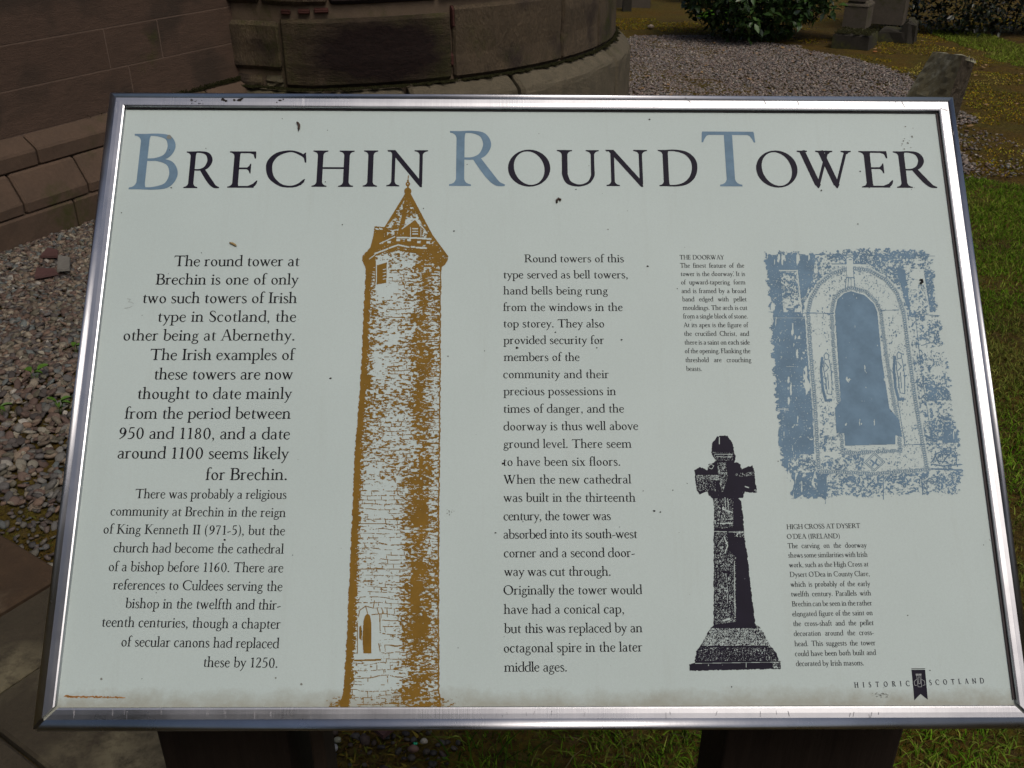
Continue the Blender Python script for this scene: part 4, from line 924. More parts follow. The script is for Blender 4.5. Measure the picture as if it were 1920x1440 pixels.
def set_line(sh, text, x0, y0, x1, y1, cap, T, F_, xs=None, spaces=False, y1e=None):
    """fit one line between two points of its baseline; xs = letter width scale"""
    a, b = on_board([x0, x1], [y0, y1], ZP); L = np.linalg.norm(b - a); d = (b - a) / L; up = np.array([-d[1], d[0]])
    nat = sum(F_[c].adv for c in text) * cap; first, last = T[text[0]], T[text[-1]]
    lead = first[2]; trail = F_[text[-1]].adv - last[3]
    body = sum(F_[c].adv for c in text) - lead - trail
    k = xs if xs else L / (cap * body)
    ns = text.count(' ')
    if spaces and ns: k = min(k, L / (cap * (body - ns * .1)))
    extra = L - cap * k * body
    x = -lead * k * cap
    for i, c in enumerate(text):
        if T[c] is not None:
            V, Fa = T[c][0], T[c][1]; P = a[None] + (x + V[:, :1] * cap * k) * d[None] + V[:, 1:] * cap * up[None]; sh.add(P, Fa)
        x += F_[c].adv * cap * k
        if spaces and ns: x += extra / ns * (c == ' ')
        elif not spaces and i < len(text) - 1: x += extra / (len(text) - 1)
def cap_at(x, y, px): a, b = on_board([x, x], [y, y - px], ZP); return np.linalg.norm(a - b)
def block(name, lines, cap, T, F_, mat, spaces=False, kfix=None):
    ks = []
    for (t, x0, y0, x1, y1) in lines:
        a, b = on_board([x0, x1], [y0, y1], ZP); ks.append(np.linalg.norm(a - b) / cap / (sum(F_[c].adv for c in t) - T[t[0]][2] - (F_[t[-1]].adv - T[t[-1]][3])))
    k = float(np.median(ks)); sh = Sheet()
    for (t, x0, y0, x1, y1) in lines: set_line(sh, t, x0, y0, x1, y1, cap, T, F_, kfix or k * (.97 if spaces else 1), spaces)
    return sh.make(name, mat, ZP)
B1 = [("The round tower at", 325.6, 499, 561.5, 499), ("Brechin is one of only", 291, 533.5, 559.8, 533.5), ("two such towers of Irish", 267, 568.3, 556.7, 568.3),
 ("type in Scotland, the", 295.4, 603.3, 554.6, 603.3), ("other being at Abernethy.", 230.8, 638.5, 552, 638.5), ("The Irish examples of", 280.8, 675, 554, 675),
 ("these towers are now", 288.5, 711.5, 549, 711.5), ("thought to date mainly", 257.3, 748, 547.3, 748), ("from the period between", 233, 785.2, 545, 785.2),
 ("950 and 1180, and a date", 222.7, 822.5, 543, 823.8), ("around 1100 seems likely", 220, 859.6, 541.5, 860.8), ("for Brechin.", 384.8, 900, 537.7, 900)]
B2 = [("There was probably a religious", 253, 934.2, 537, 935.4), ("community at Brechin in the reign", 206.5, 966.5, 535.6, 969.4), ("of King Kenneth II (971-5), but the", 193.5, 1000.4, 533.8, 1003.5),
 ("church had become the cathedral", 212.3, 1035.4, 532, 1038), ("of a bishop before 1160. There are", 203.3, 1070.8, 530.6, 1073.3), ("references to Culdees serving the", 210.8, 1105, 529, 1108.3),
 ("bishop in the twelfth and thir-", 233.8, 1140, 526, 1143.3), ("teenth centuries, though a chapter", 190.4, 1175, 525.8, 1179), ("of secular canons had replaced", 226.9, 1211.9, 523, 1215.6), ("these by 1250.", 381, 1250.6, 520, 1252)]
C1 = [("Round towers of this", 983, 491.7, 1170, 491.7), ("type served as bell towers,", 944, 521.9, 1176.9, 521.9), ("hand bells being rung", 943.3, 552, 1139.8, 552), ("from the windows in the", 943.3, 583, 1167.5, 583),
 ("top storey. They also", 944, 613.8, 1133, 613.8), ("provided security for", 943.5, 645, 1133, 644.8), ("members of the", 944, 676.7, 1086.7, 676.7), ("community and their", 943.5, 709, 1141.9, 709),
 ("precious possessions in", 943.5, 741, 1155.4, 740.8), ("times of danger, and the", 944, 774, 1170, 773.5), ("doorway is thus well above", 944, 807, 1196.5, 806), ("ground level. There seem", 944, 840, 1184.6, 839.5),
 ("to have been six floors.", 943.5, 873.6, 1163, 873), ("When the new cathedral", 944, 907, 1184, 906.5), ("was built in the thirteenth", 944, 941, 1192, 940.6), ("century, the tower was", 944, 975.6, 1145.6, 975),
 ("absorbed into its south-west", 944, 1010, 1195.4, 1009), ("corner and a second door-", 944.6, 1045, 1190.8, 1044.4), ("way was cut through.", 945, 1080, 1145, 1079.5), ("Originally the tower would", 944, 1115, 1204.4, 1114),
 ("have had a conical cap,", 944, 1151, 1170, 1150), ("but this was replaced by an", 944.6, 1187, 1205, 1185.5), ("octagonal spire in the later", 944.6, 1223.5, 1205, 1221.5), ("middle ages.", 944.8, 1259.6, 1063, 1259)]
D1 = [("THE DOORWAY", 1274.3, 486.4, 1358, 486.4), ("The finest feature of the", 1275.2, 501.8, 1395.5, 501.8), ("tower is the doorway. It is", 1276.6, 517.5, 1397.2, 517.5), ("of upward-tapering form", 1277.3, 533.2, 1398, 533.2),
 ("and is framed by a broad", 1278.1, 549.4, 1399.3, 549.4), ("band edged with pellet", 1279, 565, 1400.3, 565), ("mouldings. The arch is cut", 1280, 581, 1401.5, 581), ("from a single block of stone.", 1280.9, 597, 1402.4, 597),
 ("At its apex is the figure of", 1281.8, 613.4, 1404, 613.4), ("the crucified Christ, and", 1283, 629.6, 1405, 629.6), ("there is a saint on each side", 1283.7, 646, 1406.2, 646), ("of the opening. Flanking the", 1284.4, 662.2, 1407.3, 662.2),
 ("threshold are crouching", 1285.4, 679, 1409, 679), ("beasts.", 1286.5, 695.5, 1316, 695.5)]
H1 = [("HIGH CROSS AT DYSERT", 1475, 992.2, 1613.5, 990), ("O'DEA (IRELAND)", 1475.7, 1010.3, 1574.8, 1009.3), ("The carving on the doorway", 1477, 1028, 1625.6, 1026.5), ("shows some similarities with Irish", 1478.5, 1045.5, 1627, 1044),
 ("work, such as the High Cross at", 1479.7, 1063.7, 1628.8, 1062), ("Dysert O'Dea in County Clare,", 1481, 1081.8, 1630.8, 1080), ("which is probably of the early", 1482.6, 1100.3, 1632, 1098.8), ("twelfth century. Parallels with", 1483.8, 1118.6, 1633.6, 1116.4),
 ("Brechin can be seen in the rather", 1485, 1137, 1635.6, 1135), ("elongated figure of the saint on", 1486, 1155.7, 1636.8, 1153.3), ("the cross-shaft and the pellet", 1487.6, 1174, 1638.4, 1172), ("decoration around the cross-", 1488.6, 1192.6, 1639, 1190.5),
 ("head. This suggests the tower", 1489.8, 1211.7, 1642, 1209.7), ("could have been both built and", 1490.8, 1230.4, 1643, 1228), ("decorated by Irish masons.", 1492.6, 1249, 1620, 1247.5)]
block('introduction_text', B1, cap_at(330, 499, 19.8), t_txt, f_txt, M['ink_text'])
block('history_text', B2, cap_at(260, 934, 17.5), t_txt, f_txt, M['ink_text'])
block('tower_text', C1, cap_at(985, 491, 14.6), t_txt, f_txt, M['ink_text'])
block('doorway_caption_heading', D1[:1], cap_at(1280, 486, 8.3), t_sml, f_sml, M['ink_text'])
block('doorway_caption', D1[1:-1], cap_at(1280, 502, 8.4), t_sml, f_sml, M['ink_text'], True); block('doorway_caption', D1[-1:], cap_at(1280, 502, 8.4), t_sml, f_sml, M['ink_text'])
block('cross_caption_heading', H1[:2], cap_at(1480, 992, 9), t_sml, f_sml, M['ink_text'])
block('cross_caption', H1[2:-1], cap_at(1480, 1028, 9.4), t_sml, f_sml, M['ink_text'], True); block('cross_caption', H1[-1:], cap_at(1480, 1028, 9.4), t_sml, f_sml, M['ink_text'])
block('crest_lettering', [("HISTORIC", 1602.3, 1289.4, 1706, 1286.3)], cap_at(1650, 1288, 9.8), t_crest, f_crest, M['ink'], kfix=.92); block('crest_lettering', [("SCOTLAND", 1743, 1284.7, 1845.6, 1281)], cap_at(1750, 1288, 9.8), t_crest, f_crest, M['ink'], kfix=.92)
# title, letter by letter: (letter, left, right, baseline, cap height, bottom-left?)
ti = [("B", 246, 335, 355, 103.5, 1), ("R", 346.5, 413.5, 352.8, 68.5, 0), ("E", 428, 484, 352, 68, 0), ("C", 498, 573.5, 350.6, 68, 0), ("H", 585.5, 663.5, 350.3, 68, 0), ("I", 681, 708, 350, 68, 0), ("N", 725, 802, 349.5, 68, 0),
 ("R", 842.5, 947, 348.8, 103, 1), ("O", 952.5, 1032, 348.6, 67.5, 0), ("U", 1044.5, 1123.8, 348.8, 67.5, 0), ("N", 1136, 1215, 349, 68, 0), ("D", 1235, 1308, 349.2, 68, 0),
 ("T", 1317.5, 1419, 349.4, 102.5, 1), ("O", 1418, 1495.6, 350.4, 67.5, 0), ("W", 1497, 1599, 350.8, 68, 0), ("E", 1613, 1672.7, 351.6, 68, 0), ("R", 1678.4, 1754, 352.3, 68, 0)]
for c, xl, xr, yb, ch, big in ti:
    V, Fa, mn, mx = t_big[c]; (l, r) = on_board([xl, xr], [yb - ch * .45] * 2, ZP); (bl,) = on_board([(xl + xr) / 2], [yb], ZP); cap = cap_at((xl + xr) / 2, yb, ch)
    P = np.c_[l[0] + (V[:, 0] - mn) / (mx - mn) * (r[0] - l[0]), bl[1] + V[:, 1] * cap]; s1 = Sheet(); s1.add(P, Fa); s1.make('letter', M['ink_blue' if big else 'ink'], ZP)

# ---------------------------------------------------------------- printed pictures
def grid(x0, y0, x1, y1, st=.8):
    xs = np.arange(x0, x1, st); ys = np.arange(y0, y1, st); U, V = np.meshgrid(xs, ys); return U, V, st
def print_mask(name, U, V, st, mask, mat, z=ZP):
    """ink where mask is set, each run of dots in a row one strip of the print"""
    q = []
    for j in range(mask.shape[0]):
        r = np.flatnonzero(np.diff(np.r_[0, mask[j].astype(np.int8), 0])); a, b = r[::2], r[1::2]
        y = V[j, 0]
        for i, k in zip(a, b): q.append((U[0, i], U[0, i] + (k - i) * st, y))
    q = np.array(q); n = len(q); uu = np.stack([q[:, 0], q[:, 1], q[:, 1], q[:, 0]], 1).ravel(); vv = np.stack([q[:, 2] + st, q[:, 2] + st, q[:, 2], q[:, 2]], 1).ravel()
    P = on_board(uu, vv, z); P = np.c_[P, np.full(len(P), z)]; print(name, n)
    return bobj(name, P, np.arange(4 * n).reshape(n, 4), mat)
def nz(U, V, sx, sy, oct=4, seed=0):
    t = 0; a = 1; s = 0
    for o_ in range(oct):
        t = t + a * vnoise(U / sx * 2 ** o_ + 31.7 * seed, V / sy * 2 ** o_ + 11.3 * seed, 1.0, seed * 7 + o_); s += a; a *= .62
    t = t / s; r = np.argsort(np.argsort(t.ravel(), kind='stable')).reshape(t.shape) / t.size; return r
def pipoly(U, V, P): return in_poly(U, V, [tuple(p) for p in P])
def seg(U, V, pts, w_):
    m = np.zeros(U.shape, bool)
    for (x0, y0), (x1, y1) in zip(pts, pts[1:]):
        dx, dy = x1 - x0, y1 - y0; L2 = dx * dx + dy * dy + 1e-9; t = np.clip(((U - x0) * dx + (V - y0) * dy) / L2, 0, 1); m |= (U - x0 - t * dx) ** 2 + (V - y0 - t * dy) ** 2 < (w_ / 2) ** 2
    return m
def segs_d(U, V, pts):
    m = np.full(U.shape, 1e9); s0 = np.zeros(U.shape); acc = 0
    for (x0, y0), (x1, y1) in zip(pts, pts[1:]):
        dx, dy = x1 - x0, y1 - y0; L2 = dx * dx + dy * dy + 1e-9; t = np.clip(((U - x0) * dx + (V - y0) * dy) / L2, 0, 1); d = np.hypot(U - x0 - t * dx, V - y0 - t * dy)
        k = d < m; m = np.where(k, d, m); s0 = np.where(k, acc + t * math.sqrt(L2), s0); acc += math.sqrt(L2)
    return m, s0
# round tower in ochre
U, V, st = grid(604, 326, 880, 1327, .65)
z1 = lambda p: [(620 + x / 5.54, 320 + y / 5.54) for x, y in p]
yk = [500, 560, 700, 850, 960, 1100, 1200, 1290, 1322]; lx = np.interp(V, yk, [686.5, 682.5, 676.5, 664.8, 660.3, 654, 649.8, 644, 636.5]); rx = np.interp(V, yk, [827.6, 826.4, 826, 824.5, 823.6, 823, 823, 823.5, 827])
lx = lx + (nz(U * 0, V, 1, 4, 2, 3) - .5) * 2.2; rx = rx + (nz(U * 0, V, 1, 5, 2, 4) - .5) * 1.6
u_ = (U - lx) / (rx - lx)
shaft = (V > 496) & (u_ > 0) & (u_ < 1)
D = np.interp(u_, [0, .06, .09, .16, .3, .42, .55, .66, .76, .85, .93, 1], [1.2, 1.2, .5, .16, .11, .1, .2, .52, .82, .74, .36, .45])
D = D + np.interp(V, [500, 620, 760, 880, 1000, 1320], [.06, .1, .12, .04, -.06, -.06]) * ((u_ > .1) & (u_ < .55))
D = D + .12 * np.interp(V, [900, 1050, 1320], [0, 1, 1]) * (u_ > .6) + (nz(U, V, 60, 30, 2, 12) - .5) * .35 * (u_ > .1) + (nz(U, V, 25, 60, 2, 14) - .5) * .2 * (u_ > .1)
n_f = nz(U, V, 5.5, 2.6, 3, 5); ink = shaft & (n_f < D)
# courses: mortar lines bending with the drum, broken up where the print is worn
rowh = np.interp(V, [500, 900, 1320], [7.2, 8.6, 12.5]); cyc = np.cumsum(1 / rowh[:, :1] * st, 0) + 0 * U + (u_ - .35) ** 2 * -.55 + (nz(U, V, 50, 20, 2, 9) - .5) * .6
row = np.floor(cyc); fr = cyc - row
bw = np.interp(V, [500, 1320], [15, 30]); off = vnoise(row, row * 0, .9, 3) * 40
cx_ = (U - 640 + off) / bw + .35 * vnoise(row, np.floor((U + off) / bw), 1.0, 4); vf = cx_ - np.floor(cx_)
worn = nz(U, V, 26, 14, 3, 21)
keep = worn < np.interp(V, [500, 780, 900, 960, 1320], [.42, .4, .66, .86, .9])
ml = ((fr * rowh < 1.25) | ((vf * bw < 1.2) & (worn < .6))) & keep & shaft & (u_ > .07) & (nz(U, V, 4, 3, 2, 33) < .84)
ink = (ink & ~((fr * rowh < 1.1) & (D > .75) & (worn < .45))) | ml
# light lines in the heavy shade keep the coursing readable
ink |= shaft & ((u_ < .055 + .02 * nz(U, V, 1, 6, 2, 2)) | (u_ > .985))
# clear area low on the lit side
lite = shaft & (u_ > .1) & (u_ < .5) & (V > 905) & ~ml; ink &= ~(lite & (n_f > .07))
# spire, eaves and finial
sp = pipoly(U, V, z1([(775, 240), (565, 585), (455, 575), (440, 680), (410, 795), (330, 880), (325, 930), (350, 985), (372, 1015), (372, 1060), (1148, 1060), (1150, 1000), (1185, 975), (1215, 925), (1215, 885), (1050, 670), (960, 520), (870, 340), (825, 240)]))
Dz = np.full(U.shape, .95)
def patch(P, d): Dz[pipoly(U, V, z1(P))] = d
patch([(770, 290), (590, 590), (580, 680), (690, 670), (740, 560), (765, 420)], .48)
patch([(820, 320), (780, 480), (740, 690), (1030, 700), (960, 580), (880, 420)], .42)
patch([(460, 880), (700, 830), (900, 860), (860, 1060), (470, 1060)], .25)
patch([(890, 860), (1130, 960), (1130, 1060), (880, 1060)], .72)
n_s = nz(U, V, 5, 2.6, 3, 41)
ik2 = sp & (n_s < Dz)
ik2 |= seg(U, V, z1([(775, 245), (565, 585)]), 2.6) | seg(U, V, z1([(825, 245), (1050, 670), (1213, 890)]), 3.0) | seg(U, V, z1([(785, 250), (745, 480), (700, 680)]), 4) | pipoly(U, V, z1([(455, 640), (560, 640), (520, 760), (440, 860), (410, 1060), (372, 1060), (330, 900), (410, 795)]))
ik2 |= pipoly(U, V, z1([(750, 600), (880, 510), (960, 640), (940, 690), (760, 690)]))
def white(P, w_): ik2[seg(U, V, z1(P), w_)] = False
for x, y in ((605, 740), (700, 718), (812, 718), (915, 738), (1012, 742)): ik2[pipoly(U, V, z1([(x - 20, y - 12), (x + 20, y - 12), (x + 18, y + 12), (x - 18, y + 12)]))] = False
white([(460, 858), (590, 810)], 3); white([(610, 800), (700, 768), (810, 792)], 3); white([(838, 788), (870, 790)], 3.4); white([(890, 796), (990, 802)], 3.4)
white([(510, 755), (665, 682)], 2.2); white([(690, 692), (860, 695), (1040, 708)], 3.2); white([(400, 915), (460, 870)], 1.6)
white([(740, 600), (875, 500), (965, 600), (1000, 650)], 2.2)
for y in (600, 628, 655): white([(850, y), (902, y)], 2.2)
white([(828, 590), (828, 680)], 1.8); white([(935, 590), (935, 680)], 1.5); white([(470, 600), (490, 606)], 3); white([(508, 598), (530, 604)], 3)
fin = seg(U, V, z1([(805, 48), (803, 110)]), 1.4) | seg(U, V, z1([(801, 100), (800, 250)]), 3.4) | (np.hypot(U - 764.4, V - 344.6) < 4.3) | (np.hypot(U - 764.3, V - 358.3) < 6.8) | pipoly(U, V, z1([(775, 250), (790, 230), (812, 230), (828, 250)]))
fin &= ~(np.hypot(U - 764.2, V - 344.2) < 1.2)
ink = (ink & ~sp) | ik2 | fin
def hole(P): ink[pipoly(U, V, P)] = False
def fill(P): ink[pipoly(U, V, P)] = True
hole([(704.5, 489), (727.5, 486), (727.5, 533), (704, 537)]); fill([(706.5, 497), (725, 491.5), (724, 530), (706, 533)]); fill([(703, 493), (704.6, 493), (704, 536), (702.6, 536)])
for y in (505, 511, 517, 523): ink[seg(U, V, [(718, y), (723, y - 1)], 1.8)] = False
z3 = lambda p: [(600 + x / 3.512, 940 + y / 3.512) for x, y in p]
hole(z3([(248, 1000), (250, 740), (265, 705), (300, 690), (355, 700), (392, 745), (392, 1005)])); hole(z3([(222, 1008), (400, 1002), (400, 1036), (225, 1042)]))
fill(z3([(285, 1000), (278, 900), (285, 790), (295, 752), (310, 737), (328, 750), (337, 800), (337, 1000)])); fill(z3([(257, 825), (270, 815), (276, 860), (272, 915), (258, 900)])); fill(z3([(222, 1042), (400, 1036), (400, 1048), (225, 1052)]))
for P in ([(250, 760), (262, 715), (300, 688), (350, 702)], [(350, 700), (358, 652)], [(392, 745), (395, 850)], [(375, 700), (385, 740), (340, 745)], [(300, 690), (312, 735)], [(246, 1000), (246, 800)], [(385, 935), (395, 985)], [(404, 700), (420, 740)], [(440, 700), (442, 760)]): ink |= seg(U, V, z3(P), 1.5)
foot_ = (V > 1306) & (U > 612) & (U < 860) & (nz(U, V, 5, 2, 3, 77) < np.interp(np.abs(U - 730), [90, 120, 132], [.55, .16, .04]) * np.interp(V, [1306, 1318, 1327], [.2, 1, .9])) & ~shaft
ink |= foot_
print_mask('tower_picture', U, V, st, ink, M['ink_ochre'], ZP + .00006)

# doorway in blue
U, V, st = grid(1430, 462, 1812, 946, .8)
z5 = lambda p: [(1420 + x / 2.77, 440 + y / 2.77) for x, y in p]
wob = 9; U2 = U + (nz(U, V, 9, 5, 3, 51) - .5) * wob; V2 = V + (nz(U, V, 6, 8, 3, 52) - .5) * wob
reg = pipoly(U2, V2, z5([(42, 92), (300, 95), (480, 80), (740, 75), (890, 90), (918, 190), (915, 300), (940, 420), (960, 560), (985, 690), (1005, 830), (1000, 900), (1045, 1050), (1050, 1180), (1062, 1240), (1040, 1340), (860, 1345), (650, 1350), (350, 1365), (180, 1365), (165, 1280), (130, 1200), (118, 1050), (100, 850), (80, 650), (70, 430), (50, 250)]))
Dd = np.full(U.shape, .45)
def dp(P, d): Dd[pipoly(U, V, z5(P))] = d
dp([(40, 90), (300, 95), (300, 200), (240, 330), (235, 420), (40, 420)], 1.0); dp([(60, 420), (245, 420), (290, 900), (310, 1240), (100, 1240)], .96); dp([(100, 1240), (360, 1240), (360, 1370), (150, 1370)], .95)
dp([(300, 95), (720, 95), (890, 90), (900, 170), (760, 170), (730, 260), (600, 160), (480, 120), (330, 170), (290, 220)], .55); dp([(700, 75), (900, 80), (910, 125), (700, 125)], .85)
dp([(118, 190), (205, 190), (228, 400), (135, 400)], .5); dp([(765, 180), (858, 180), (888, 400), (798, 400)], .24); dp([(862, 180), (920, 180), (925, 400), (890, 400)], .85); dp([(720, 170), (765, 180), (795, 400), (770, 360)], .9)
dp([(790, 410), (960, 410), (1010, 830), (860, 830)], .46); dp([(850, 560), (965, 555), (985, 700), (930, 780), (870, 700)], .2); dp([(870, 780), (1010, 800), (1005, 855), (880, 860)], .85); dp([(885, 865), (1010, 870), (1050, 1080), (900, 1080)], .55); dp([(960, 1010), (1045, 1010), (1050, 1080), (960, 1080)], .92)
dp([(890, 1090), (1055, 1080), (1060, 1220), (900, 1225)], .42); dp([(360, 1250), (1060, 1235), (1060, 1350), (360, 1360)], .62); dp([(160, 1140), (300, 1140), (300, 1235), (165, 1235)], .6)
frame_o = [(300, 1230), (285, 900), (258, 600), (245, 400), (262, 320), (310, 240), (380, 185), (480, 155), (580, 165), (680, 220), (740, 295), (775, 400), (800, 600), (835, 850), (870, 1050), (905, 1228)]
dp(frame_o, .17); dp([(320, 900), (410, 880), (430, 1100), (560, 1140), (540, 1225), (330, 1230)], .4)
worn2 = nz(U, V, 30, 22, 3, 61); fine = nz(U, V, 4, 3.5, 3, 62)
ink = reg & (fine * .62 + worn2 * .38 < .08 + Dd * .86) & ((Dd > .3) | (fine < Dd + .02))
ink |= reg & (Dd > .9) & (worn2 < .9)
spk = nz(U, V, 2.0, 2.4, 2, 69); ink = (ink | (reg & (spk < .13) & (worn2 < .75))) & ~((spk > .86) & (Dd < .9)) & ~((Dd == .17) & (spk > .1)); ink &= ~((spk > .97) & (Dd > .9))
ink &= ~(reg & (Dd > .9) & (nz(U, V, 8, 30, 3, 66) > .93))
def ln(P, w_): global ink; ink = ink | seg(U, V, z5(P), w_)
def wl(P, w_): global ink; ink = ink & ~seg(U, V, z5(P), w_)
def pellet(P, gap=4.2, wd=4.4):
    global ink
    d, s = segs_d(U, V, z5(P)); k = np.mod(s, gap) - gap / 2; bead = (k * k + d * d) < (wd * .3) ** 2
    ink = (ink & ~(d < wd / 2 + 1.5)) | (((d < wd / 2) & ~bead)) | ((d > wd / 2 + .9) & (d < wd / 2 + 1.5))
o_in = [(318, 1225), (300, 900), (275, 600), (262, 400), (278, 330), (322, 255), (388, 200), (480, 172), (575, 182), (668, 234), (725, 305), (758, 400), (784, 600), (818, 850), (852, 1050), (880, 1215)]
pellet(o_in); i_in = [(440, 1130), (436, 1040)]; pellet([(428, 1040), (420, 850), (395, 600), (385, 400), (398, 335), (430, 295), (485, 274), (560, 292), (615, 345), (640, 400), (665, 600), (705, 850), (728, 960), (742, 1122)], 3.8, 3.8)
pellet([(318, 1228), (600, 1240), (890, 1218)]); pellet([(440, 1132), (600, 1128), (745, 1120)], 3.8, 3.8); pellet([(436, 1040), (442, 1130)], 3.8, 3.6)
opening = [(402, 400), (415, 335), (450, 303), (485, 292), (555, 312), (605, 358), (622, 400), (645, 640), (685, 900), (735, 960), (752, 1050), (715, 1040), (715, 1088), (455, 1095), (450, 1030), (410, 1030), (402, 900), (432, 862), (415, 600)]
wl(opening[:9], 3.2); wl([(450, 1030), (455, 1096), (715, 1090), (715, 1040)], 3.0); ink |= pipoly(U, V, z5(opening)) & (nz(U, V, 6, 14, 3, 71) < .992)
wl([(452, 1105), (725, 1098)], 2.0)
# carved apex figure, two side figures, lozenge and beasts
wl([(480, 110), (480, 200)], 12); wl([(385, 156), (575, 156)], 4.0)
for P in ([(452, 150), (462, 120), (482, 112), (500, 125), (500, 148)], [(385, 150), (460, 150)], [(500, 148), (575, 152)], [(462, 165), (462, 215), (455, 280)], [(500, 165), (500, 215), (508, 280)], [(472, 225), (470, 275)], [(486, 225), (486, 275)], [(465, 222), (500, 222)], [(475, 128), (488, 128)]): ln(P, 1.3)
for dx, dy in ((0, 0), (378, -5)):
    g_ = lambda P: [(x + dx + (y - 610) * .02, y + dy) for x, y in P]
    ln(g_([(335, 640), (328, 700), (335, 800), (350, 860), (375, 858)]), 5); wl(g_([(355, 630), (362, 700), (372, 830)]), 8)
    for P in ([(345, 625), (355, 612), (370, 622), (368, 645), (350, 648), (345, 625)], [(345, 650), (342, 700), (352, 760), (358, 825)], [(372, 650), (380, 700), (384, 760), (382, 830)], [(350, 665), (368, 690), (350, 710)], [(362, 720), (366, 800)], [(355, 740), (350, 800)], [(358, 825), (382, 830)]): ln(g_(P), 1.5)
wl([(605, 1135), (655, 1180), (610, 1225), (560, 1180), (605, 1135)], 7); 
for s_ in (1, .8): ln([(606 + 0, 1182 - 52 * s_), (606 + 56 * s_, 1180), (606, 1182 + 46 * s_), (606 - 52 * s_, 1182), (606, 1182 - 52 * s_)], 1.2)
ln([(590, 1170), (606, 1185), (596, 1200)], 3); ln([(620, 1165), (612, 1185), (628, 1198)], 3)
for P in ([(905, 1180), (930, 1135), (975, 1118), (1020, 1125), (1035, 1160), (1030, 1195)], [(960, 1185), (985, 1150), (1010, 1130)], [(905, 1190), (960, 1200), (1060, 1192)], [(925, 1150), (945, 1190)]): ln(P, 2.2)
ln([(905, 1215), (1062, 1222)], 3)
# joints
for P in ([(245, 405), (395, 408)], [(640, 392), (735, 390)], [(115, 1102), (290, 1100)], [(760, 1090), (960, 1085)], [(820, 420), (850, 700), (880, 900), (910, 1090)], [(790, 408), (945, 420)], [(355, 1250), (353, 1395)], [(655, 1250), (653, 1375)], [(852, 1250), (858, 1350)], [(300, 102), (920, 110)], [(850, 575), (900, 560), (960, 562)], [(880, 858), (1005, 852)], [(728, 860), (765, 1085)], [(100, 905), (158, 903)], [(60, 400), (240, 408)]): ln(P, 1.3)
wl([(113, 184), (206, 184), (230, 405)], 2.4); wl([(760, 176), (860, 180), (893, 405)], 2.2); wl([(70, 430), (245, 432)], .9); wl([(105, 905), (160, 903)], 1.6); wl([(150, 684), (190, 684)], 1)
print_mask('doorway_picture', U, V, st, ink, M['ink_blue'])

# high cross in dark ink
U, V, st = grid(1288, 812, 1468, 1262, .55)
z4 = lambda p: [(1260 + x / 2.88, 780 + y / 2.88) for x, y in p]
U2 = U + (nz(U, V, 4, 4, 2, 81) - .5) * 1.6; V2 = V + (nz(U, V, 4, 4, 2, 82) - .5) * 1.6
sil = pipoly(U2, V2, z4([(245, 108), (298, 106), (325, 140), (335, 185), (343, 225), (333, 252), (350, 250), (370, 258), (374, 285), (400, 275), (435, 268), (443, 300), (450, 360), (458, 410), (420, 415), (392, 405), (385, 440), (355, 445), (372, 460), (385, 560), (388, 640), (405, 740), (420, 880), (435, 1010), (450, 1130), (465, 1133), (490, 1160), (530, 1240), (565, 1280), (575, 1320), (587, 1325), (585, 1365), (92, 1375), (92, 1340), (122, 1330), (132, 1270), (150, 1245), (185, 1180), (210, 1140), (222, 1130), (225, 1000), (225, 800), (225, 600), (228, 520), (220, 445), (200, 430), (190, 408), (150, 422), (135, 405), (125, 340), (120, 290), (150, 275), (190, 290), (195, 258), (222, 254), (235, 240), (213, 200), (215, 150)]))
L = np.full(U.shape, .04)
def lp(P, d): L[pipoly(U, V, z4(P))] = d
lp([(225, 445), (330, 445), (330, 600), (228, 610)], .34); lp([(228, 625), (305, 625), (300, 720), (345, 760), (345, 1110), (228, 1125)], .3); lp([(130, 318), (300, 318), (300, 345), (135, 352)], .5); lp([(130, 350), (235, 350), (235, 400), (140, 405)], .25)
lp([(245, 250), (290, 250), (300, 330), (270, 420), (250, 330)], .4); lp([(340, 310), (440, 300), (440, 320), (345, 330)], .3); lp([(218, 195), (330, 195), (330, 240), (235, 240)], .22); lp([(210, 1145), (480, 1145), (530, 1240), (160, 1240)], .5); lp([(150, 1250), (540, 1250), (570, 1320), (130, 1320)], .18); lp([(540, 1330), (585, 1330), (585, 1362), (545, 1362)], .4); lp([(335, 620), (390, 620), (392, 655), (335, 650)], .35)
lp([(455, 1135), (490, 1140), (545, 1250), (520, 1250)], .5)
n_c = nz(U, V, 3, 4.5, 3, 83); n_k = nz(U, V, 9, 12, 2, 84)
light = sil & (n_c * .7 + (1 - n_k) * .3 > 1 - L * .82)
kn = (np.sin((U + V * .9) * .95) * np.sin((U - V * .9) * .95) > .12) & pipoly(U, V, z4([(200, 1145), (480, 1145), (530, 1240), (160, 1240)])) & (n_k < .8)
light |= kn
gr = nz(U, V, .9, .9, 1, 91); light &= ~((gr > .62) & (L > .2)); light |= sil & (gr < L * .55) & (L > .1)
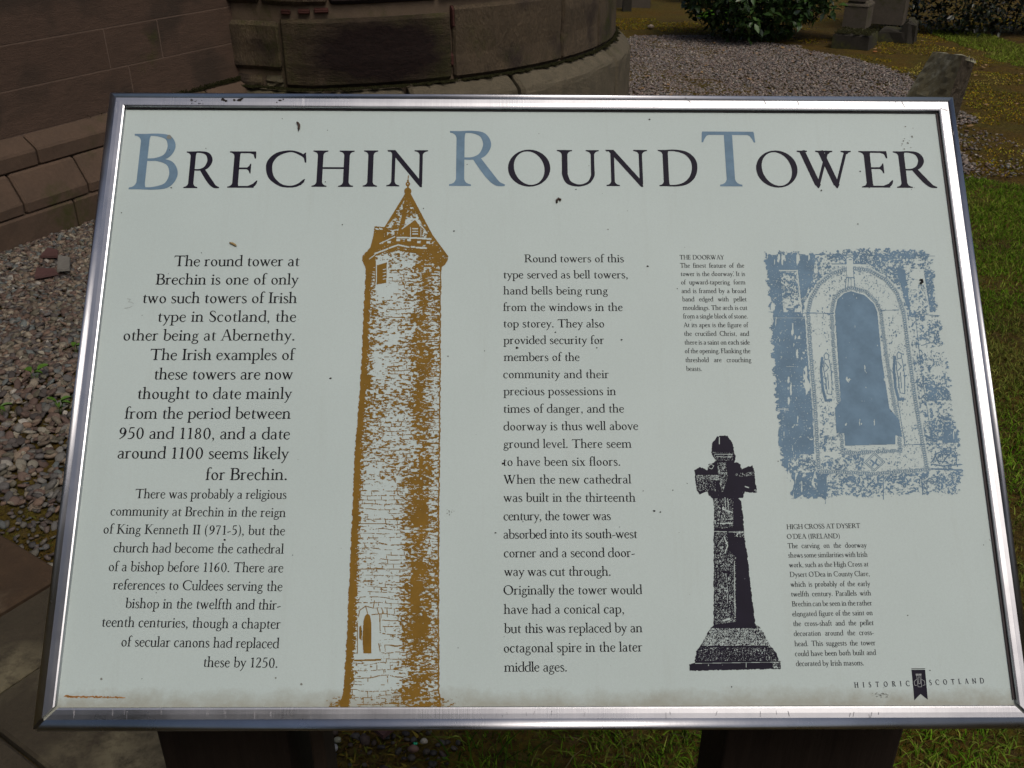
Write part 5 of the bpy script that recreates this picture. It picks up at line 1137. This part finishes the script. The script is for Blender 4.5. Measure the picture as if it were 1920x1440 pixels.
for P, w_ in (([(255, 115), (255, 150)], 1.4), ([(228, 205), (325, 205)], 1.1), ([(240, 218), (325, 220)], 1.0), ([(195, 268), (210, 260), (225, 268), (215, 285), (200, 280), (195, 268)], 1.1), ([(285, 440), (290, 500)], 1.3), ([(300, 445), (305, 505)], 1.1), ([(270, 500), (325, 520)], 2.2), ([(250, 580), (325, 577)], 2.2), ([(228, 622), (385, 628)], 1.2), ([(288, 830), (302, 940), (298, 1010)], 1.1), ([(335, 770), (340, 1080)], 1.4), ([(275, 1105), (310, 1095)], 3), ([(280, 650), (300, 700), (285, 740)], 2), ([(312, 770), (320, 762), (330, 775), (320, 790), (310, 778)], 1.0), ([(400, 1330), (400, 1355)], 1.2), ([(125, 1335), (585, 1328)], .8), ([(395, 380), (410, 385)], 2)): light |= seg(U, V, z4(P), w_)
for P, w_ in (([(245, 440), (268, 490), (262, 540), (250, 600)], 2.2), ([(300, 620), (310, 700), (300, 745)], 2.8), ([(280, 840), (310, 845), (300, 860)], 5), ([(305, 765), (335, 765), (332, 800), (308, 795)], 1.4), ([(225, 610), (385, 612)], 2.6), ([(296, 860), (306, 950), (300, 1060)], 2.0), ([(255, 270), (262, 300), (285, 300), (290, 270)], 1.4), ([(140, 345), (240, 348)], 1.2)): light &= ~seg(U, V, z4(P), w_)
print_mask('cross_picture', U, V, st, sil & ~light, M['ink'])

# crest: forked banner with a castle keep
z8 = lambda p: np.array([(1580 + x / 6.4, 1230 + y / 6.4) for x, y in p])
def flat(name, polys, mat, z):
    V = []; F = []
    for P in polys:
        P = np.asarray(P); q = on_board(P[:, 0], P[:, 1], z); k = len(V); V += [(a, b, z) for a, b in q]; F.append([k + i for i in range(len(P))][::-1])
    return bobj(name, V, F, mat)
flat('crest_banner', [z8([(826, 166), (990, 164), (1022, 525), (935, 455)]), z8([(826, 166), (935, 455), (860, 531)]), z8([(825, 150), (988, 148), (989, 156), (826, 158)])], M['ink'], ZP)
def strokes(P, w_):
    out = []
    for (a, b) in zip(P, P[1:]):
        a, b = np.array(a, float), np.array(b, float); d = b - a; d /= np.linalg.norm(d); n = np.array([-d[1], d[0]]) * w_ / 2; out.append(z8([a + n, b + n, b - n, a - n]))
    return out
cs = []
for P in ([(888, 232), (905, 370), (948, 370), (938, 232)], [(888, 278), (858, 308), (866, 354), (890, 352)], [(940, 276), (982, 300), (988, 348), (960, 352)], [(905, 262), (912, 248), (922, 248), (928, 262), (934, 330), (912, 332), (905, 262)]): cs += strokes(P, 4.5)
cs += [z8([(878 + 18 * i, 212), (889 + 18 * i, 212), (889 + 18 * i, 226), (878 + 18 * i, 226)]) for i in range(4)] + [z8([(878, 227), (944, 226), (944, 233), (879, 234)])]
flat('crest_castle', cs, M['pale'], ZP + .00006)

# ---- dirt, rust and wear on the panel and frame
def blob(cx, cy, r, n=7, asp=1., j=.35): a0 = random.random() * 6; return [(cx + r * (1 + random.uniform(-j, j)) * math.cos(a0 + 6.283 * i / n), cy + asp * r * (1 + random.uniform(-j, j)) * math.sin(a0 + 6.283 * i / n)) for i in range(n)]
R_ = random.Random(3); sp_ = []
for i in range(70):
    x, y = random.uniform(150, 1860), random.uniform(215, 1312)
    if x < 240 - (y - 200) * .117 + 8 or x > 1757 + (y - 200) * .134 - 8: continue
    sp_.append(blob(x, y, random.choice([.5, .6, .7, .9, 1.1]), 5))
for (x, y, r) in ((851, 433, 1.6), (1214, 499, 2.3), (1119, 652, 1.5), (620, 709, 2.5), (1166, 637, 2.), (1227, 958, 2.4), (969, 652, 2.8), (1041, 623, 1.6), (321, 352, 1.7), (929, 999, 1.6), (421, 1012, 2.2), (1540, 357, 2), (1218, 224, 1.8), (1080, 355, 1.3), (943, 869, 2.2), (1295, 600, 1), (1238, 960, 1.6), (1796, 492, 3), (386, 278, 1.2), (1630, 352, 1), (1702, 1154, 1.5), (372, 985, 2), (1613, 321, 1.4)): sp_.append(blob(x, y, r, 7, .7))
flat('dirt_specks', sp_, M['grime'], ZP + .0003)['kind'] = 'stuff'
gp_ = [blob(R_.uniform(1690, 1715), R_.uniform(236, 280), R_.uniform(.6, 1.6), 5) for i in range(14)] + [blob(R_.uniform(1635, 1665), R_.uniform(1298, 1308), R_.uniform(.6, 2), 5, .5) for i in range(26)] + [blob(x, y, r, 9, 1, .2) for x, y, r in ((190, 1273, 2.4), (565, 1283, 2.2), (517, 1271, 1.8), (317, 257, 4.4), (1140, 430, 1.2), (840, 668, 1.4))] + [blob(R_.uniform(838, 852), R_.uniform(955, 968), R_.uniform(.5, 1.2), 5) for i in range(12)]
flat('grey_smudges', gp_, M['grimepale'], ZP + .0002)['kind'] = 'stuff'
ru = []
for i in range(90):
    t = random.random(); x = 121 + 110 * t; y = 1305.5 + 2.6 * t + random.uniform(-1.6, 1.6); ru.append(blob(x, y, random.uniform(1.2, 2.8) * (1.25 - .7 * t), 6, .5))
for i in range(46):
    x = 120 + 2.5 * i; y = 1305.3 + .025 * (x - 120); q0, q1 = random.uniform(.5, 1.0), random.uniform(.5, 1.1); ru.append([(x, y - q0), (x + 2.45, y - q1), (x + 2.45, y + q0), (x, y + q1)])
flat('rust_stain', ru, M['rust'], ZP + .0001)['kind'] = 'stuff'
ch = [blob(418, 186.5, 4.6, 8, .6), blob(424, 189, 3, 6, .6), blob(439, 187.5, 2.6, 7, .8), blob(449, 187, 5, 8, .45), blob(454, 184.5, 2.5, 6, .5), blob(525, 188, 2.8, 7, .6), blob(519, 192, 1.3, 5), blob(531, 186, 1.5, 5)] + [blob(R_.uniform(354, 382), R_.uniform(186, 195), R_.uniform(.5, 1.5), 5, .6) for i in range(16)]
pm = [(238.5, 560), (244.8, 561), (240.6, 566), (247, 566.5), (250, 569), (248, 574), (241, 577), (233, 578)]
flat('pencil_mark', [[(x0 - .3, y0 - .3), (x1 + .3, y1 - .3), (x1 + .3, y1 + .35), (x0 - .3, y0 + .35)] for (x0, y0), (x1, y1) in zip(pm, pm[1:])], plain('pencil_grey', (.27, .29, .28), .6), ZP + .0001)['kind'] = 'stuff'
def flat_top(name, polys, mat, z=.0004): o = flat(name, polys, mat, z); o['kind'] = 'stuff'; return o
flat_top('chipped_spots', ch, M['grime'])
def hair(x, y, L_, a, w_): dx, dy = math.cos(a) * L_ / 2, math.sin(a) * L_ / 2; n = (-math.sin(a) * w_ / 2, math.cos(a) * w_ / 2); return [(x - dx + n[0], y - dy + n[1]), (x + dx + n[0], y + dy + n[1]), (x + dx - n[0], y + dy - n[1]), (x - dx - n[0], y - dy - n[1])]
lt = [hair(x + R_.uniform(-3, 3), 1329 + 8 * R_.random() + 4, R_.uniform(4, 17), 1.57 + R_.uniform(-.15, .1), R_.uniform(.35, .8)) for x in (136, 137, 139, 212, 234, 236, 357, 360, 363, 386, 389, 391, 423, 424, 507, 510, 583, 630, 690, 693, 712, 304, 476)]
flat_top('pale_scratches', lt, plain('bright_scratch', (.36, .36, .38), .5))
dk = [hair(x + R_.uniform(-4, 4), 1336 + 7 * R_.random(), R_.uniform(3, 12), R_.uniform(1.2, 1.9), R_.uniform(.5, 1.2)) for x in (934, 940, 948, 985, 1002, 1032, 1096, 1252, 1255, 1345, 1424, 1458, 1480, 1594, 1600, 1628, 1632, 1650)] + [hair(x, y, l, a, 1) for x, y, l, a in ((1290, 187, 14, .8), (1434, 190, 18, 1.2), (1497, 194, 14, 1.3), (1694, 196, 13, 1.1), (1679, 189, 6, 1.5), (1770, 205, 14, .3), (1788, 250, 7, 1.5), (1856, 1013, 4, 1.)) ]
flat_top('dark_scratches', dk, plain('dull_scratch', (.2, .2, .22), .5))

# ---- small things stuck to the panel
def worm(name, pts, r, mat, label, cat):
    q = on_board([p[0] for p in pts], [p[1] for p in pts], REC); Pw = [BC + BM @ np.array([a, b, REC + r * .9]) for a, b in q]; V = []; F = []; n = len(Pw); m = 8
    for i, p in enumerate(Pw):
        t = Pw[min(i + 1, n - 1)] - Pw[max(i - 1, 0)]; t /= np.linalg.norm(t); a = np.cross(t, BM[:, 2]); a /= np.linalg.norm(a); b = BM[:, 2]; rr = r * (1.25 if i == 0 else 1) * (.35 if i in (0, n - 1) else 1) if i else r * .6
        for k in range(m): V.append(p + a * rr * math.cos(k * .785) + b * rr * math.sin(k * .785))
    for i in range(n - 1):
        for k in range(m): F.append([i * m + k, i * m + (k + 1) % m, i * m + m + (k + 1) % m, i * m + m + k])
    F += [list(range(m))[::-1], [(n - 1) * m + k for k in range(m)]]
    return tag(obj(name, V, F, mat, None, True, loc=tuple(Pw[0])), label, cat)
worm('dried_grub', [(557, 230), (559, 232), (561, 235), (561, 240), (560, 246)], .0014, M['grub'], 'dried brown grub curled on the panel above the title letter H', 'grub')
worm('dried_grub', [(1044, 381), (1044, 376), (1047, 373), (1051, 375), (1050, 378)], .0013, M['grub'], 'dried hooked grub on the panel below the title letter O', 'grub')
worm('seed_husk', [(431, 456), (436, 457), (441, 460), (444, 462)], .0013, M['husk'], 'straw coloured seed husk on the panel above the left text block', 'husk')
worm('dead_fly', [(1724, 525), (1728, 525), (1729, 529), (1726, 532), (1724, 530)], .0012, plain('black_fly', (.01, .01, .012)), 'tiny black insect on the upper right of the blue doorway picture', 'insect')
